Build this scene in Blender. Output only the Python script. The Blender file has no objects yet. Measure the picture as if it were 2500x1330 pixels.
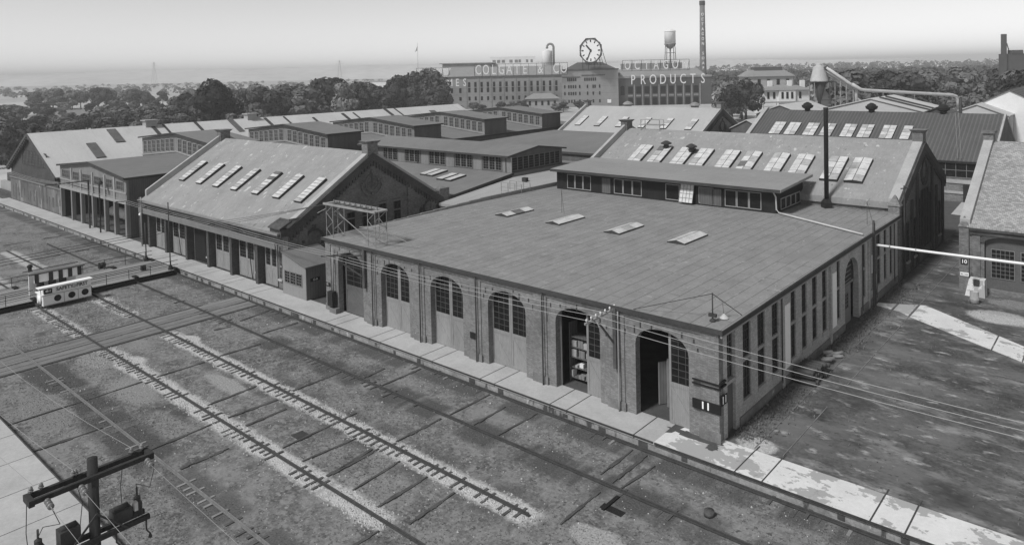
import bpy, bmesh, math, random
from mathutils import Vector, Matrix
from mathutils.geometry import tessellate_polygon
random.seed(7)
S = bpy.context.scene
COL = S.collection
R = math.radians
# ------------------------------------------------------------------ camera
YAW, PITCH, ROLL, CH = R(40.431), R(-1.690), R(-1.211), 23.65
cam = bpy.data.objects.new('camera', bpy.data.cameras.new('camera')); COL.objects.link(cam)
cam.matrix_world = Matrix.Translation((0, 0, CH)) @ Matrix.Rotation(YAW, 4, 'Z') @ Matrix.Rotation(R(90) + PITCH, 4, 'X') @ Matrix.Rotation(ROLL, 4, 'Z')
cam.data.sensor_width = 36; cam.data.lens = 1758.75 / 2500 * 36
cam.data.shift_x = (1250 - 1293.8) / 2500; cam.data.shift_y = (222.55 - 665) / 2500
cam.data.clip_start = 0.3; cam.data.clip_end = 40000
S.camera = cam
# ------------------------------------------------------------------ light
SUN_EL, SUN_AZ = R(50), R(190)      # azimuth clockwise from +Y: behind and to the left of the camera
S.view_settings.view_transform = 'Standard'; S.view_settings.look = 'None'
S.view_settings.gamma = 1; S.view_settings.use_curve_mapping = False; S.view_settings.exposure = 0.32
wd = bpy.data.worlds.new('World'); S.world = wd; wd.use_nodes = True
nt = wd.node_tree; bg = nt.nodes['Background']
sky = nt.nodes.new('ShaderNodeTexSky'); sky.sky_type = 'NISHITA'; sky.sun_disc = False
sky.sun_elevation = SUN_EL; sky.sun_rotation = SUN_AZ; sky.air_density = 1.0; sky.dust_density = 0.0; sky.ozone_density = 1.0
bw = nt.nodes.new('ShaderNodeRGBToBW')          # a black and white photograph: neutral daylight
nt.links.new(sky.outputs[0], bw.inputs[0]); nt.links.new(bw.outputs[0], bg.inputs[0])
bg.inputs[1].default_value = 0.10
sl = bpy.data.lights.new('sun', 'SUN'); sl.energy = 2.6; sl.angle = R(10); sl.color = (1, 1, 1)
so = bpy.data.objects.new('sun', sl); COL.objects.link(so)
sd = Vector((math.sin(SUN_AZ) * math.cos(SUN_EL), math.cos(SUN_AZ) * math.cos(SUN_EL), math.sin(SUN_EL)))
so.rotation_euler = sd.to_track_quat('Z', 'Y').to_euler(); so.location = (-30, -30, 80)
# ------------------------------------------------------------------ materials
def gray(v): return (v, v, v, 1)
class NT:
    def __init__(s, name):
        s.m = bpy.data.materials.new(name); s.m.use_nodes = True; s.t = s.m.node_tree
        s.b = s.t.nodes['Principled BSDF']; s.geo = s.t.nodes.new('ShaderNodeNewGeometry'); s.pos = s.geo.outputs['Position']
    def n(s, k, **kw):
        o = s.t.nodes.new(k)
        for a, v in kw.items(): setattr(o, a, v)
        return o
    def L(s, a, b):
        if isinstance(a, (int, float)): b.default_value = a
        else: s.t.links.new(a, b)
    def math(s, op, a, b=0.0, c=None):
        o = s.n('ShaderNodeMath', operation=op); s.L(a, o.inputs[0]); s.L(b, o.inputs[1])
        if c is not None: s.L(c, o.inputs[2])
        return o.outputs[0]
    def rng(s, v, a, b, c, d):
        o = s.n('ShaderNodeMapRange'); s.L(v, o.inputs[0])
        for i, k in enumerate((a, b, c, d)): o.inputs[i + 1].default_value = k
        return o.outputs[0]
    def xyz(s):
        o = s.n('ShaderNodeSeparateXYZ'); s.L(s.pos, o.inputs[0]); return o.outputs
    def vec(s, x, y, z=0.0):
        o = s.n('ShaderNodeCombineXYZ'); s.L(x, o.inputs[0]); s.L(y, o.inputs[1]); s.L(z, o.inputs[2]); return o.outputs[0]
    def scaled(s, st):
        o = s.n('ShaderNodeVectorMath', operation='MULTIPLY'); s.L(s.pos, o.inputs[0]); o.inputs[1].default_value = st; return o.outputs[0]
    def noise(s, scale, detail=5, st=None, rough=.6, dist=0):
        o = s.n('ShaderNodeTexNoise'); o.inputs['Scale'].default_value = scale; o.inputs['Detail'].default_value = detail
        o.inputs['Roughness'].default_value = rough; o.inputs['Distortion'].default_value = dist
        s.L(s.scaled(st) if st else s.pos, o.inputs['Vector']); return o.outputs[0]
def brickpat(u, v, w, h, mort=.55, var=.25, ms=.012, off=.5):
    def f(N):
        x, y, z = N.xyz(); d = {'x': x, 'y': y, 'z': z}
        def ex(e):
            a = d[e[0]]
            return N.math('ADD', a, d[e[2]]) if len(e) > 1 else a
        b = N.n('ShaderNodeTexBrick'); N.L(N.vec(ex(u), ex(v)), b.inputs['Vector'])
        b.offset = off; b.inputs['Scale'].default_value = 1; b.inputs['Brick Width'].default_value = w; b.inputs['Row Height'].default_value = h
        b.inputs['Mortar Size'].default_value = ms; b.inputs['Mortar Smooth'].default_value = .1; b.inputs['Bias'].default_value = 0
        b.inputs['Color1'].default_value = gray(1 - var); b.inputs['Color2'].default_value = gray(1 + var * .6); b.inputs['Mortar'].default_value = gray(mort)
        return b.outputs['Color']
    return f
def linepat(ax, per, wid, dark):
    def f(N):
        x, y, z = N.xyz(); d = {'x': x, 'y': y, 'z': z}
        a = d[ax[0]] if len(ax) == 1 else N.math('ADD', d[ax[0]], d[ax[2]])
        fr = N.math('FRACT', N.math('MULTIPLY', a, 1.0 / per))
        t = N.math('LESS_THAN', fr, wid / per)
        return N.rng(t, 0, 1, 1, dark)
    return f
def ribpat(ax, per, amp):
    def f(N):
        x, y, z = N.xyz(); a = {'x': x, 'y': y, 'z': z}[ax]
        return N.math('ADD', N.math('MULTIPLY', N.math('SINE', N.math('MULTIPLY', a, 2 * math.pi / per)), amp), 1.0)
    return f
AK = 1.15
def add_pads(N, v, pads):
    """patches of spilt or worn material: ('e', cx, cy, rx, ry, value, noise) an ellipse, ('s', y, halfwidth, x0, x1, value, noise, breaks) a strip along a rail"""
    if not pads: return v
    x, y, z = N.xyz(); n1 = N.noise(.55, 5, None, .65); n2 = N.noise(3.2, 4, None, .7)
    nz = N.math('ADD', N.math('MULTIPLY', N.math('SUBTRACT', n1, .5), 1.4), N.math('MULTIPLY', N.math('SUBTRACT', n2, .5), 1.1))
    grain = N.rng(N.noise(9, 3, None, .7), .3, .7, .55, 1.3)
    for p in pads:
        if p[0] == 'e':
            _, cx, cy, rx, ry, val, nn = p
            a = N.math('MULTIPLY', N.math('SUBTRACT', x, cx), 1 / rx); b = N.math('MULTIPLY', N.math('SUBTRACT', y, cy), 1 / ry)
            d = N.math('SQRT', N.math('ADD', N.math('MULTIPLY', a, a), N.math('MULTIPLY', b, b)))
            k = N.rng(N.math('ADD', d, N.math('MULTIPLY', nz, nn)), .85, 1.12, 1, 0)
        else:
            _, yc, hw, x0, x1, val, nn, br = p
            d = N.math('MULTIPLY', N.math('ABSOLUTE', N.math('SUBTRACT', y, yc)), 1 / hw)
            k = N.rng(N.math('ADD', d, N.math('MULTIPLY', nz, nn)), .75, 1.2, 1, 0)
            e = N.math('SUBTRACT', (x1 - x0) / 2, N.math('ABSOLUTE', N.math('SUBTRACT', x, (x0 + x1) / 2)))
            k = N.math('MULTIPLY', k, N.rng(N.math('ADD', e, N.math('MULTIPLY', nz, 1.5)), -.3, .6, 0, 1))
            if br: k = N.math('MULTIPLY', k, N.rng(N.noise(.35, 3, (1, 0, 0)), br - .06, br + .06, 0, 1))
        mx = N.n('ShaderNodeMix'); mx.data_type = 'FLOAT'; N.L(k, mx.inputs[0]); N.L(v, mx.inputs[2]); N.L(N.math('MULTIPLY', grain, val * AK), mx.inputs[3]); v = mx.outputs[0]
    return v
def mat(name, c, var=.25, scale=.5, rough=.85, pats=(), spots=(), st=None, spec=.2, bump=0, bscale=8, metal=0, pads=()):
    N = NT(name); c = c * AK
    n1 = N.noise(scale, 4, st); n2 = N.noise(scale * 11, 3, st)
    f = N.math('ADD', N.math('MULTIPLY', n1, .6), N.math('MULTIPLY', n2, .4))
    v = N.rng(f, .32, .68, c * (1 - var), c * (1 + var))
    for p in pats: v = N.math('MULTIPLY', v, p(N))
    for (sc, th, val, soft, sst) in spots:
        k = N.rng(N.noise(sc, 5, sst, .65), th, th + soft, 0, 1)
        mx = N.n('ShaderNodeMix'); mx.data_type = 'FLOAT'; N.L(k, mx.inputs[0]); N.L(v, mx.inputs[2]); mx.inputs[3].default_value = val * AK
        v = mx.outputs[0]
    v = add_pads(N, v, pads)
    N.L(v, N.b.inputs['Base Color']); N.b.inputs['Roughness'].default_value = rough
    N.b.inputs['Specular IOR Level'].default_value = spec; N.b.inputs['Metallic'].default_value = metal
    if bump:
        bp = N.n('ShaderNodeBump'); bp.inputs['Strength'].default_value = bump; bp.inputs['Distance'].default_value = .05
        N.L(N.noise(bscale, 4), bp.inputs['Height']); N.L(bp.outputs[0], N.b.inputs['Normal'])
    return N.m
BR = brickpat('x+y', 'z', .24, .08, .64, .24, .011)
m_brick = mat('brick', .20, .30, .35, pats=[BR], spots=[(1.1, .58, .12, .14, (1, 1, .16)), (.55, .64, .28, .10, None), (.8, .67, .09, .06, (1, 1, .6)), (3.0, .70, .07, .03, None)], bump=.1, bscale=6)
m_brick_side = mat('brick_side', .42, .2, .5, pats=[BR], spots=[(.7, .66, .14, .08, (1, 1, .4))], bump=.1)  # side brick lightened in colour to make up for the wall's shade
m_brick_dark = mat('brick_dark', .175, .45, .3, pats=[BR], spots=[(.5, .62, .17, .10, (1, 1, 1.6)), (.6, .64, .06, .08, (1, 1, .5))], bump=.25)
m_brick_black = mat('brick_sooty_shaded', .075, .35, .6, pats=[BR], bump=.2)
m_plinth = mat('plinth', .16, .35, .8, spots=[(1.2, .62, .34, .05, None)], bump=.3)
m_conc = mat('concrete', .37, .16, .5, spots=[(.5, .66, .33, .2, (1, .5, 1)), (.35, .64, .30, .15, (.4, 1, 1))], bump=.05)
m_conc_end = mat('concrete_whitened', .58, .12, .5, spots=[(.42, .52, .33, .02, (1, 1.3, 1)), (1.1, .63, .26, .05, None), (2.6, .68, .16, .04, None)], bump=.05)
m_conc_face = mat('concrete_face', .26, .45, .5, spots=[(.8, .56, .07, .05, (1, 1, .25)), (1.4, .62, .45, .04, (1, 1, .4))], bump=.3)
m_conc_stain = mat('stain', .07, .3, 1.0)
YP = [('s', 18.15, 1.5, -70, -46, .075, .6, .42), ('s', 18.15, 1.2, -46, -20, .10, .6, .45), ('s', 33.05, 1.3, -60, -4, .08, .7, .47), ('s', 37.3, 1.2, -170, 0, .085, .6, .45), ('s', 28.2, 1.6, -60, -24, .10, .7, .5)]
YP += [('s', 23.03, .74, -87.5, -74.3, .42, .8, 0), ('s', 23.03, .80, -69.2, -63.0, .43, .8, 0), ('s', 23.03, .76, -63.2, -30, .44, .85, .36), ('s', 28.18, .8, -87.5, -81.5, .42, .8, 0), ('s', 28.18, .75, -80, -76.5, .4, .8, 0), ('s', 28.18, .78, -68.8, -24.2, .44, .85, .36), ('s', 28.18, .9, -120, -99, .38, .6, .4), ('s', 23.03, .9, -112, -99, .36, .6, .4)]
YP += [('e', -64.2, 23.2, 1.5, 1.2, .42, .5), ('e', -65.5, 28.6, 1.4, 1.0, .42, .5), ('e', -53.5, 26.2, 3.2, .7, .27, .7), ('e', -58, 21.3, 3.2, 1.2, .22, .8), ('e', -67, 21.6, 2.4, 1.2, .24, .8), ('e', -60, 16, 4, 1.6, .19, .8), ('e', -21, 29, 1.6, .8, .3, .8)]
m_yard = mat('yard_dirt', .142, .75, .42, pads=YP, spots=[(1.7, .50, .20, .10, None), (2.9, .56, .07, .08, None), (4.5, .58, .24, .06, None), (.13, .56, .20, .14, (1, .7, 1)), (.2, .60, .07, .10, (.8, 1, 1)), (.6, .60, .23, .12, (1, .6, 1)), (2.2, .64, .26, .06, None), (3.1, .64, .05, .06, None), (9.0, .76, .36, .02, None)], rough=.95, bump=1.0, bscale=3.0)
m_alley = mat('alley_dirt', .085, .6, .4, pads=[('e', -9.6, 75.6, 2.6, 1.9, .40, .45), ('e', -17.8, 41.5, 1.25, .95, .40, .4), ('e', -18.6, 60, .9, 18, .15, .9), ('e', -8.6, 80.5, 3, 1.2, .2, .9)], spots=[(.22, .50, .14, .16, (.45, 1, 1)), (.6, .53, .27, .22, (.45, 1, 1)), (1.4, .58, .36, .14, (.45, 1, 1)), (3.5, .60, .05, .08, (.6, 1, 1)), (.16, .57, .035, .14, (.6, 1, 1)), (.9, .60, .04, .14, (.4, 1, 1))], rough=.95, bump=.7, bscale=1.6)
m_far = mat('far_ground', .38, .35, .01, spots=[(.004, .60, .28, .04, (.25, 1, 1))])  # pale tone includes the brightening of distant haze
m_ballast = mat('ballast', .44, .38, 2.0, spots=[(7, .62, .20, .05, None)], bump=1.0, bscale=9)
m_rail = mat('rail_steel', .055, .35, 3, rough=.55, spec=.4)
m_rail_bright = mat('rail_worn', .30, .2, 3, rough=.4, spec=.5)
m_tie = mat('tie_wood', .085, .45, 2.5, st=(1, .3, 1))
m_tie_pale = mat('tie_wood_pale', .22, .35, 2.5, st=(1, .3, 1))
m_timber = mat('timber_dark', .072, .40, 1.5)
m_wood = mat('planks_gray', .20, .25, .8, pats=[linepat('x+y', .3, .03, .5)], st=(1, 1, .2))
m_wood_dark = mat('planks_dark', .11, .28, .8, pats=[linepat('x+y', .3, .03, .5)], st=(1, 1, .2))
m_wood_mid = mat('painted_wood', .17, .18, .7)
m_wood_trim = mat('painted_trim', .27, .15, .8)
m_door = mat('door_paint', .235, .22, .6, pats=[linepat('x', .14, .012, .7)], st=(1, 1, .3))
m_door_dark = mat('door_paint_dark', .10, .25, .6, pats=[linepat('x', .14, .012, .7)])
m_corr = mat('corrugated_iron', .13, .5, .25, pats=[ribpat('x', .3, .15)], st=(1.4, 1, .35), spots=[(.35, .60, .24, .02, (1.8, 1, .4)), (.5, .66, .03, .02, (2, 1, .6))])
m_sky_dark = mat('skylight_patched', .12, .3, 1)
m_sky_dull = mat('skylight_sooted', .33, .3, 1.5, rough=.5)
m_glass = mat('glass_dark', .014, .6, .9, rough=.25, spec=.12)
m_glass_mid = mat('glass_dusty', .055, .7, 1.1, rough=.4, spec=.2)
m_sky_glass = mat('skylight_glass', .50, .3, 1.3, rough=.35, spec=.4, spots=[(1.1, .66, .35, .05, None)])
m_white = mat('white_paint', .74, .06, .4, spots=[(1.1, .64, .5, .1, (1, 1, .3)), (3, .70, .4, .05, None)])
m_whiteboard = mat('white_board', .80, .06, .3, spots=[(1.2, .70, .5, .05, (1, 1, .3))])
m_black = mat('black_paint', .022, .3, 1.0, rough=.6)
m_iron = mat('iron_dark', .045, .35, 1.5, rough=.6)
m_steel = mat('galvanised', .42, .2, .5, rough=.45, spec=.5)
m_steel_mid = mat('steel_gray', .22, .25, .5, rough=.5, spec=.4)
m_roof_felt = mat('roof_felt', .215, .22, .5, pats=[brickpat('y', 'x', 7.4, 1.02, .48, .05, .030, .37)], st=(1, .7, 1), spots=[(.9, .56, .27, .18, (1, .6, 1)), (.5, .58, .165, .16, (1.0, .7, 1)), (2.5, .62, .34, .10, (1, .5, 1)), (2.1, .64, .13, .08, (1, .5, 1)), (.16, .56, .19, .16, None)], bump=.1)
m_roof_mon = mat('roof_felt_monitor', .235, .12, .25, st=(.4, 1, 1), pats=[linepat('x', 1.02, .03, .8)], spots=[(.4, .62, .29, .12, (1, .3, 1)), (.3, .63, .19, .1, (1, .4, 1))])
m_roof_dull = mat('roof_felt_dull', .165, .16, .12, st=(1, .5, 1), pats=[linepat('x', 1.0, .03, .9)])
m_roof_lt = mat('roof_composition', .36, .10, .3, pats=[brickpat('x', 'y', 2.2, .26, .93, .07, .012, .4)], st=(1, .35, 1), spots=[(.9, .70, .52, .05, (1, .5, 1)), (.55, .66, .29, .12, (2.2, .22, 1))])
m_roof_old = mat('roof_patched', .245, .16, .3, st=(1.4, .4, 1), pats=[brickpat('x', 'y', 1.4, .7, .93, .05, .02, .4)], spots=[(.6, .56, .22, .14, (2.4, .22, 1)), (1.0, .62, .42, .04, (1.0, .45, 1)), (2.2, .65, .46, .04, (.9, .6, 1)), (1.4, .64, .15, .05, (1.5, .5, 1))], bump=.1)
m_roof_white = mat('roof_whitened', .45, .10, .25, st=(.3, 1, 1), pats=[linepat('y', 3.4, .05, .88)], spots=[(.25, .60, .38, .10, (.25, 1.4, 1)), (1.2, .68, .36, .06, (.3, 1, 1))])
m_roof_rib = mat('roof_ribbed', .088, .16, .3, pats=[ribpat('x', .62, .2), linepat('x', .62, .07, .6)], st=(1, .2, 1))
m_slate = mat('roof_slate', .30, .15, .35, pats=[brickpat('x', 'y', .34, .22, .55, .32, .02)], spots=[(.4, .64, .22, .1, None)])
m_edge = mat('roof_edge', .05, .3, .6)
m_coping = mat('coping_stone', .34, .2, .5)
m_sign_black = mat('sign_black', .015, .2, 1)
m_letter_far = mat('letter_weathered', .66, .1, .3)
m_letter = mat('letter_white', .80, .03, 1)
def leafmat(name, c, *a, **k):
    m = mat(name, c, *a, **k); t = m.node_tree; b = t.nodes['Principled BSDF']; l = b.inputs['Base Color'].links[0]; src = l.from_socket
    oi = t.nodes.new('ShaderNodeObjectInfo'); mr = t.nodes.new('ShaderNodeMapRange'); mr.inputs[3].default_value = .55; mr.inputs[4].default_value = 1.5
    mu = t.nodes.new('ShaderNodeMath'); mu.operation = 'MULTIPLY'; t.links.new(oi.outputs['Random'], mr.inputs[0]); t.links.new(mr.outputs[0], mu.inputs[0]); t.links.new(src, mu.inputs[1]); t.links.new(mu.outputs[0], b.inputs['Base Color']); return m
m_bark = mat('bark', .06, .4, .8)
m_leaf = [leafmat('leaf_%s' % w, c, .55, .3, rough=.9, spec=.1) for w, c in (('dark', .05), ('mid', .078), ('pale', .118))]
m_shrub = mat('weed', .17, .4, 2)
m_hill = mat('hill', .60, .3, .002)  # haze brightness is put into this very pale hill colour
m_house = mat('house_paint', .66, .08, .2)
m_house_gray = mat('house_gray', .30, .15, .2)
m_pole = mat('pole_wood', .035, .45, 2, st=(1, 1, .15))
m_porc = mat('porcelain', .16, .5, 6, rough=.25, spec=.6)
m_porc_lt = mat('porcelain_pale', .55, .3, 6, rough=.25, spec=.6)
m_wire = mat('wire_pale', .34, .1, 1); m_wire_dk = mat('wire_dark', .05, .2, 1)
m_book = mat('stacked_cartons', .5, .55, 1.6)
m_lath = mat('far_brick', .24, .14, .05, pats=[linepat('z', 4.2, .35, .85)])
m_lath_dark = mat('far_brick_dark', .085, .2, .05)
m_far_roof = mat('far_roof', .22, .15, .05)
# ------------------------------------------------------------------ mesh helpers
class MB:
    def __init__(s): s.v = []; s.f = []; s.sm = set()
    def poly(s, pts, smooth=False):
        i = len(s.v); s.v += [tuple(p) for p in pts]
        if smooth: s.sm.add(len(s.f))
        s.f.append(tuple(range(i, i + len(pts)))); return s
    def faces(s, vs, fs, smooth=False):
        i = len(s.v); s.v += [tuple(p) for p in vs]
        for f in fs:
            if smooth: s.sm.add(len(s.f))
            s.f.append(tuple(i + k for k in f))
        return s
    def hexa(s, p):   # 4 bottom ccw, 4 top
        return s.faces(p, [(3, 2, 1, 0), (4, 5, 6, 7), (0, 1, 5, 4), (1, 2, 6, 5), (2, 3, 7, 6), (3, 0, 4, 7)])
    def box(s, x0, x1, y0, y1, z0, z1):
        x0, x1 = min(x0, x1), max(x0, x1); y0, y1 = min(y0, y1), max(y0, y1); z0, z1 = min(z0, z1), max(z0, z1)
        return s.hexa([(x0, y0, z0), (x1, y0, z0), (x1, y1, z0), (x0, y1, z0), (x0, y0, z1), (x1, y0, z1), (x1, y1, z1), (x0, y1, z1)])
    def beam(s, p, q, w, h, up=(0, 0, 1)):
        p = Vector(p); q = Vector(q); d = (q - p).normalized(); up = Vector(up)
        if abs(d.dot(up)) > .98: up = Vector((0, 1, 0))
        a = d.cross(up).normalized() * w / 2; b = a.cross(d).normalized() * h / 2
        return s.hexa([p - a - b, p + a - b, q + a - b, q - a - b, p - a + b, p + a + b, q + a + b, q - a + b])
    def tube(s, pts, r, n=6, r2=None):
        pts = [Vector(p) for p in pts]; rings = []; L = len(pts)
        for i, p in enumerate(pts):
            d = (pts[min(i + 1, L - 1)] - pts[max(i - 1, 0)]).normalized()
            up = Vector((0, 0, 1)) if abs(d.z) < .95 else Vector((0, 1, 0))
            a = d.cross(up).normalized(); b = a.cross(d).normalized()
            rr = r if r2 is None else r + (r2 - r) * i / (L - 1)
            rings.append([p + (a * math.cos(t) + b * math.sin(t)) * rr for t in (2 * math.pi * k / n for k in range(n))])
        vs = [v for rg in rings for v in rg]; fs = []
        for i in range(L - 1):
            for k in range(n):
                fs.append((i * n + k, i * n + (k + 1) % n, (i + 1) * n + (k + 1) % n, (i + 1) * n + k))
        s.faces(vs, fs, n > 5)
        s.poly(rings[0][::-1]); s.poly(rings[-1]); return s
    def lathe(s, c, prof, n=16, smooth=True):
        vs = []; fs = []
        for r, z in prof:
            for k in range(n):
                t = 2 * math.pi * k / n; vs.append((c[0] + r * math.cos(t), c[1] + r * math.sin(t), c[2] + z))
        for i in range(len(prof) - 1):
            for k in range(n):
                fs.append((i * n + k, i * n + (k + 1) % n, (i + 1) * n + (k + 1) % n, (i + 1) * n + k))
        s.faces(vs, fs, smooth); m = len(prof) - 1
        s.faces(vs[:n], [tuple(range(n))[::-1]]); s.faces(vs[m * n:], [tuple(range(n))]); return s
    def prism(s, outer, holes, fn, w0, w1):
        loops = [outer] + list(holes)
        flat = [p for l in loops for p in l]
        tris = tessellate_polygon([[Vector((p[0], p[1], 0)) for p in l] for l in loops])
        n = len(flat); vs = [fn(u, v, w0) for u, v in flat] + [fn(u, v, w1) for u, v in flat]
        fs = [tuple(t) for t in tris] + [tuple(i + n for i in t[::-1]) for t in tris]
        k = 0
        for l in loops:
            m = len(l)
            for i in range(m): fs.append((k + i, k + (i + 1) % m, n + k + (i + 1) % m, n + k + i))
            k += m
        return s.faces(vs, fs)
    def merge(s, o):
        i = len(s.v); s.v += o.v
        for k, f in enumerate(o.f):
            if k in o.sm: s.sm.add(len(s.f))
            s.f.append(tuple(i + a for a in f))
        return s
W = {}     # world offset of every object
def mesh_obj(name, mb, m, loc=(0, 0, 0), fix=True):
    me = bpy.data.meshes.new(name); lx, ly, lz = loc
    me.from_pydata([(a - lx, b - ly, c - lz) for a, b, c in mb.v], [], mb.f)
    if mb.sm:
        for i in mb.sm: me.polygons[i].use_smooth = True
        me.set_sharp_from_angle(angle=R(38))
    if fix:
        bm = bmesh.new(); bm.from_mesh(me); bmesh.ops.remove_doubles(bm, verts=bm.verts, dist=1e-5)
        bmesh.ops.recalc_face_normals(bm, faces=bm.faces); bm.to_mesh(me); bm.free()
    if m: me.materials.append(m)
    o = bpy.data.objects.new(name, me); COL.objects.link(o); return o
def pieces(mb):
    """the separate solids collected in one builder, each as a builder of its own"""
    p = list(range(len(mb.v)))
    def find(i):
        while p[i] != i: p[i] = p[p[i]]; i = p[i]
        return i
    for f in mb.f:
        for k in f[1:]: p[find(k)] = find(f[0])
    out = {}
    for n, f in enumerate(mb.f): out.setdefault(find(f[0]), []).append(n)
    for fs in out.values():
        o = MB()
        for n in fs: o.poly([mb.v[i] for i in mb.f[n]], n in mb.sm)
        yield o
def parts(name, mb, m, parent, label=None):
    for o in list(pieces(mb)): part(name, o, m, parent, label)
def part(name, mb, m, parent, label=None, fix=True):
    o = mesh_obj(name, mb, m, W[parent.name], fix); o.parent = parent; W[o.name] = W[parent.name]
    if label: o['label'] = label
    return o
def tag(o, label, cat, group=None):
    o['label'] = label; o['category'] = cat
    if group: o['group'] = group
    return o
def thing(name, label, cat, loc, group=None, rz=0, local=False):
    o = bpy.data.objects.new(name, None); COL.objects.link(o); o.location = loc; o.rotation_euler = (0, 0, rz)
    o.empty_display_size = .2
    W[o.name] = (0, 0, 0) if local else tuple(loc)
    return tag(o, label, cat, group)
def solo(name, mb, m, loc, label, cat, group=None):
    o = mesh_obj(name, mb, m, loc); o.location = loc; W[o.name] = tuple(loc); return tag(o, label, cat, group)
def struct(name, mb, m, kind='structure', fix=True):
    o = mesh_obj(name, mb, m, (0, 0, 0), fix); o['kind'] = kind; return o
def dup(o, parent=None, loc=None, label=None, group=None, rz=None, scale=None):
    c = o.copy(); COL.objects.link(c)
    if parent is not None: c.parent = parent
    if loc is not None: c.location = loc
    if label: c['label'] = label
    if group: c['group'] = group
    if rz is not None: c.rotation_euler.z = rz
    if scale: c.scale = scale
    for ch in list(o.children): dup(ch, c)
    return c
FONT = bpy.data.fonts.load('<builtin>') if False else None
def text_mb(body, size, fn, depth=.05, ext=.0, sx=1.0):
    """letters as solid mesh; fn maps (u right, v up, w out) to 3D"""
    cu = bpy.data.curves.new('t', 'FONT'); cu.body = body; cu.size = size; cu.extrude = depth / 2; cu.offset = ext
    cu.align_x = 'CENTER'; cu.align_y = 'CENTER'; cu.resolution_u = 3
    o = bpy.data.objects.new('t', cu); COL.objects.link(o)
    me = bpy.data.meshes.new_from_object(o.evaluated_get(bpy.context.evaluated_depsgraph_get()))
    mb = MB(); mb.faces([fn(v.co.x * sx, v.co.y, v.co.z + depth / 2) for v in me.vertices], [tuple(p.vertices) for p in me.polygons])
    bpy.data.objects.remove(o); bpy.data.curves.remove(cu); bpy.data.meshes.remove(me); return mb
FW = Vector((-math.sin(YAW), math.cos(YAW), 0)); RT = Vector((math.cos(YAW), math.sin(YAW), 0))
def far(L, D, z=0): return FW * D + RT * L + Vector((0, 0, z))
def arch(c, hw, z0, zs, rise, n=14):
    return [(c - hw, z0)] + [(c - hw * math.cos(math.pi * i / n), zs + rise * math.sin(math.pi * i / n) ** .9) for i in range(n + 1)] + [(c + hw, z0)]
def rect(a, b, c, d): return [(a, c), (b, c), (b, d), (a, d)]
# ------------------------------------------------------------------ facade helpers (ax 'y': wall faces -Y at y=P; ax 'x': wall faces +X at x=P; w points outwards)
def bx(mb, ax, P, u0, u1, v0, v1, w0, w1):
    return mb.box(u0, u1, P - w0, P - w1, v0, v1) if ax == 'y' else mb.box(P + w0, P + w1, u0, u1, v0, v1)
def window(parent, ax, P, u0, u1, v0, v1, cols, rows, fm, gm, fw=.09, bar=.045, w=0.0, d=.07, sill=None, name='window', label=None, transom=None):
    m = MB()
    bx(m, ax, P, u0, u0 + fw, v0, v1, w, w + d); bx(m, ax, P, u1 - fw, u1, v0, v1, w, w + d)
    bx(m, ax, P, u0 + fw, u1 - fw, v0, v0 + fw, w, w + d - .002); bx(m, ax, P, u0 + fw, u1 - fw, v1 - fw, v1, w, w + d - .002)
    if transom: bx(m, ax, P, u0 + fw, u1 - fw, transom, transom + .2, w, w + d + .05)
    iu, iv = u1 - u0 - 2 * fw, v1 - v0 - 2 * fw
    for i in range(1, cols):
        c = u0 + fw + iu * i / cols; bx(m, ax, P, c - bar / 2, c + bar / 2, v0 + fw, v1 - fw, w + .01, w + d - .02)
    for i in range(1, rows):
        c = v0 + fw + iv * i / rows; bx(m, ax, P, u0 + fw, u1 - fw, c - bar / 2, c + bar / 2, w + .012, w + d - .024)
    f = part(name, m, fm, parent, label)
    g = MB(); bx(g, ax, P, u0 + fw * .5, u1 - fw * .5, v0 + fw * .5, v1 - fw * .5, w - .02, w + .012); part('pane', g, gm, f)
    if sill is not None:
        s = MB(); bx(s, ax, P, u0 - .06, u1 + .06, v0 - sill, v0, w - .1, w + d + .16); part('sill', s, m_coping, f)
    return f
SKR = random.Random(6)
def skylight(parent, P0, ux, vy, wd, ln, cols, rows, h=.28, gable=.0, label=None):
    """P0 lower-left corner on the roof, ux unit vector along the eave, vy unit vector up the slope"""
    ux = Vector(ux).normalized(); vy = Vector(vy).normalized(); nz = ux.cross(vy).normalized(); P0 = Vector(P0)
    def q(u, v, w): return P0 + ux * u + vy * v + nz * w
    def hb(m, u0, u1, v0, v1, w0, w1): m.hexa([q(u0, v0, w0), q(u1, v0, w0), q(u1, v1, w0), q(u0, v1, w0), q(u0, v0, w1), q(u1, v0, w1), q(u1, v1, w1), q(u0, v1, w1)])
    m = MB(); hb(m, 0, wd, 0, ln, -.15, h)
    if gable: m.faces([q(0, 0, h), q(wd, 0, h), q(wd / 2, 0, h + gable), q(0, ln, h), q(wd, ln, h), q(wd / 2, ln, h + gable)], [(0, 1, 2), (3, 5, 4), (1, 4, 5, 2), (0, 2, 5, 3), (0, 3, 4, 1)])
    f = part('skylight', m, m_iron, parent, label)
    pw, pl, g = wd / cols, ln / rows, .035
    for i in range(cols):
        for j in range(rows):
            a, b = i * pw + g, (i + 1) * pw - g; c, d = j * pl + g * .8, (j + 1) * pl - g * .8
            if gable:
                zz = lambda u: h + gable * (1 - abs(u - wd / 2) / (wd / 2)) + .03
            else: zz = lambda u: h + .03 + .01 * j
            p = MB(); A = [(a, c), (b, c), (b, d), (a, d)]
            p.hexa([q(u, v, zz(u) - .025) for u, v in A] + [q(u, v, zz(u)) for u, v in A]); q_ = SKR.random(); part('pane', p, m_sky_dark if q_ < .025 else m_sky_dull if q_ < .22 else m_sky_glass, f)
    return f
def pipe(parent, pts, r=.07, m=None, name='downpipe', label=None): return part(name, MB().tube(pts, r, 8), m or m_iron, parent, label)
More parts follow.
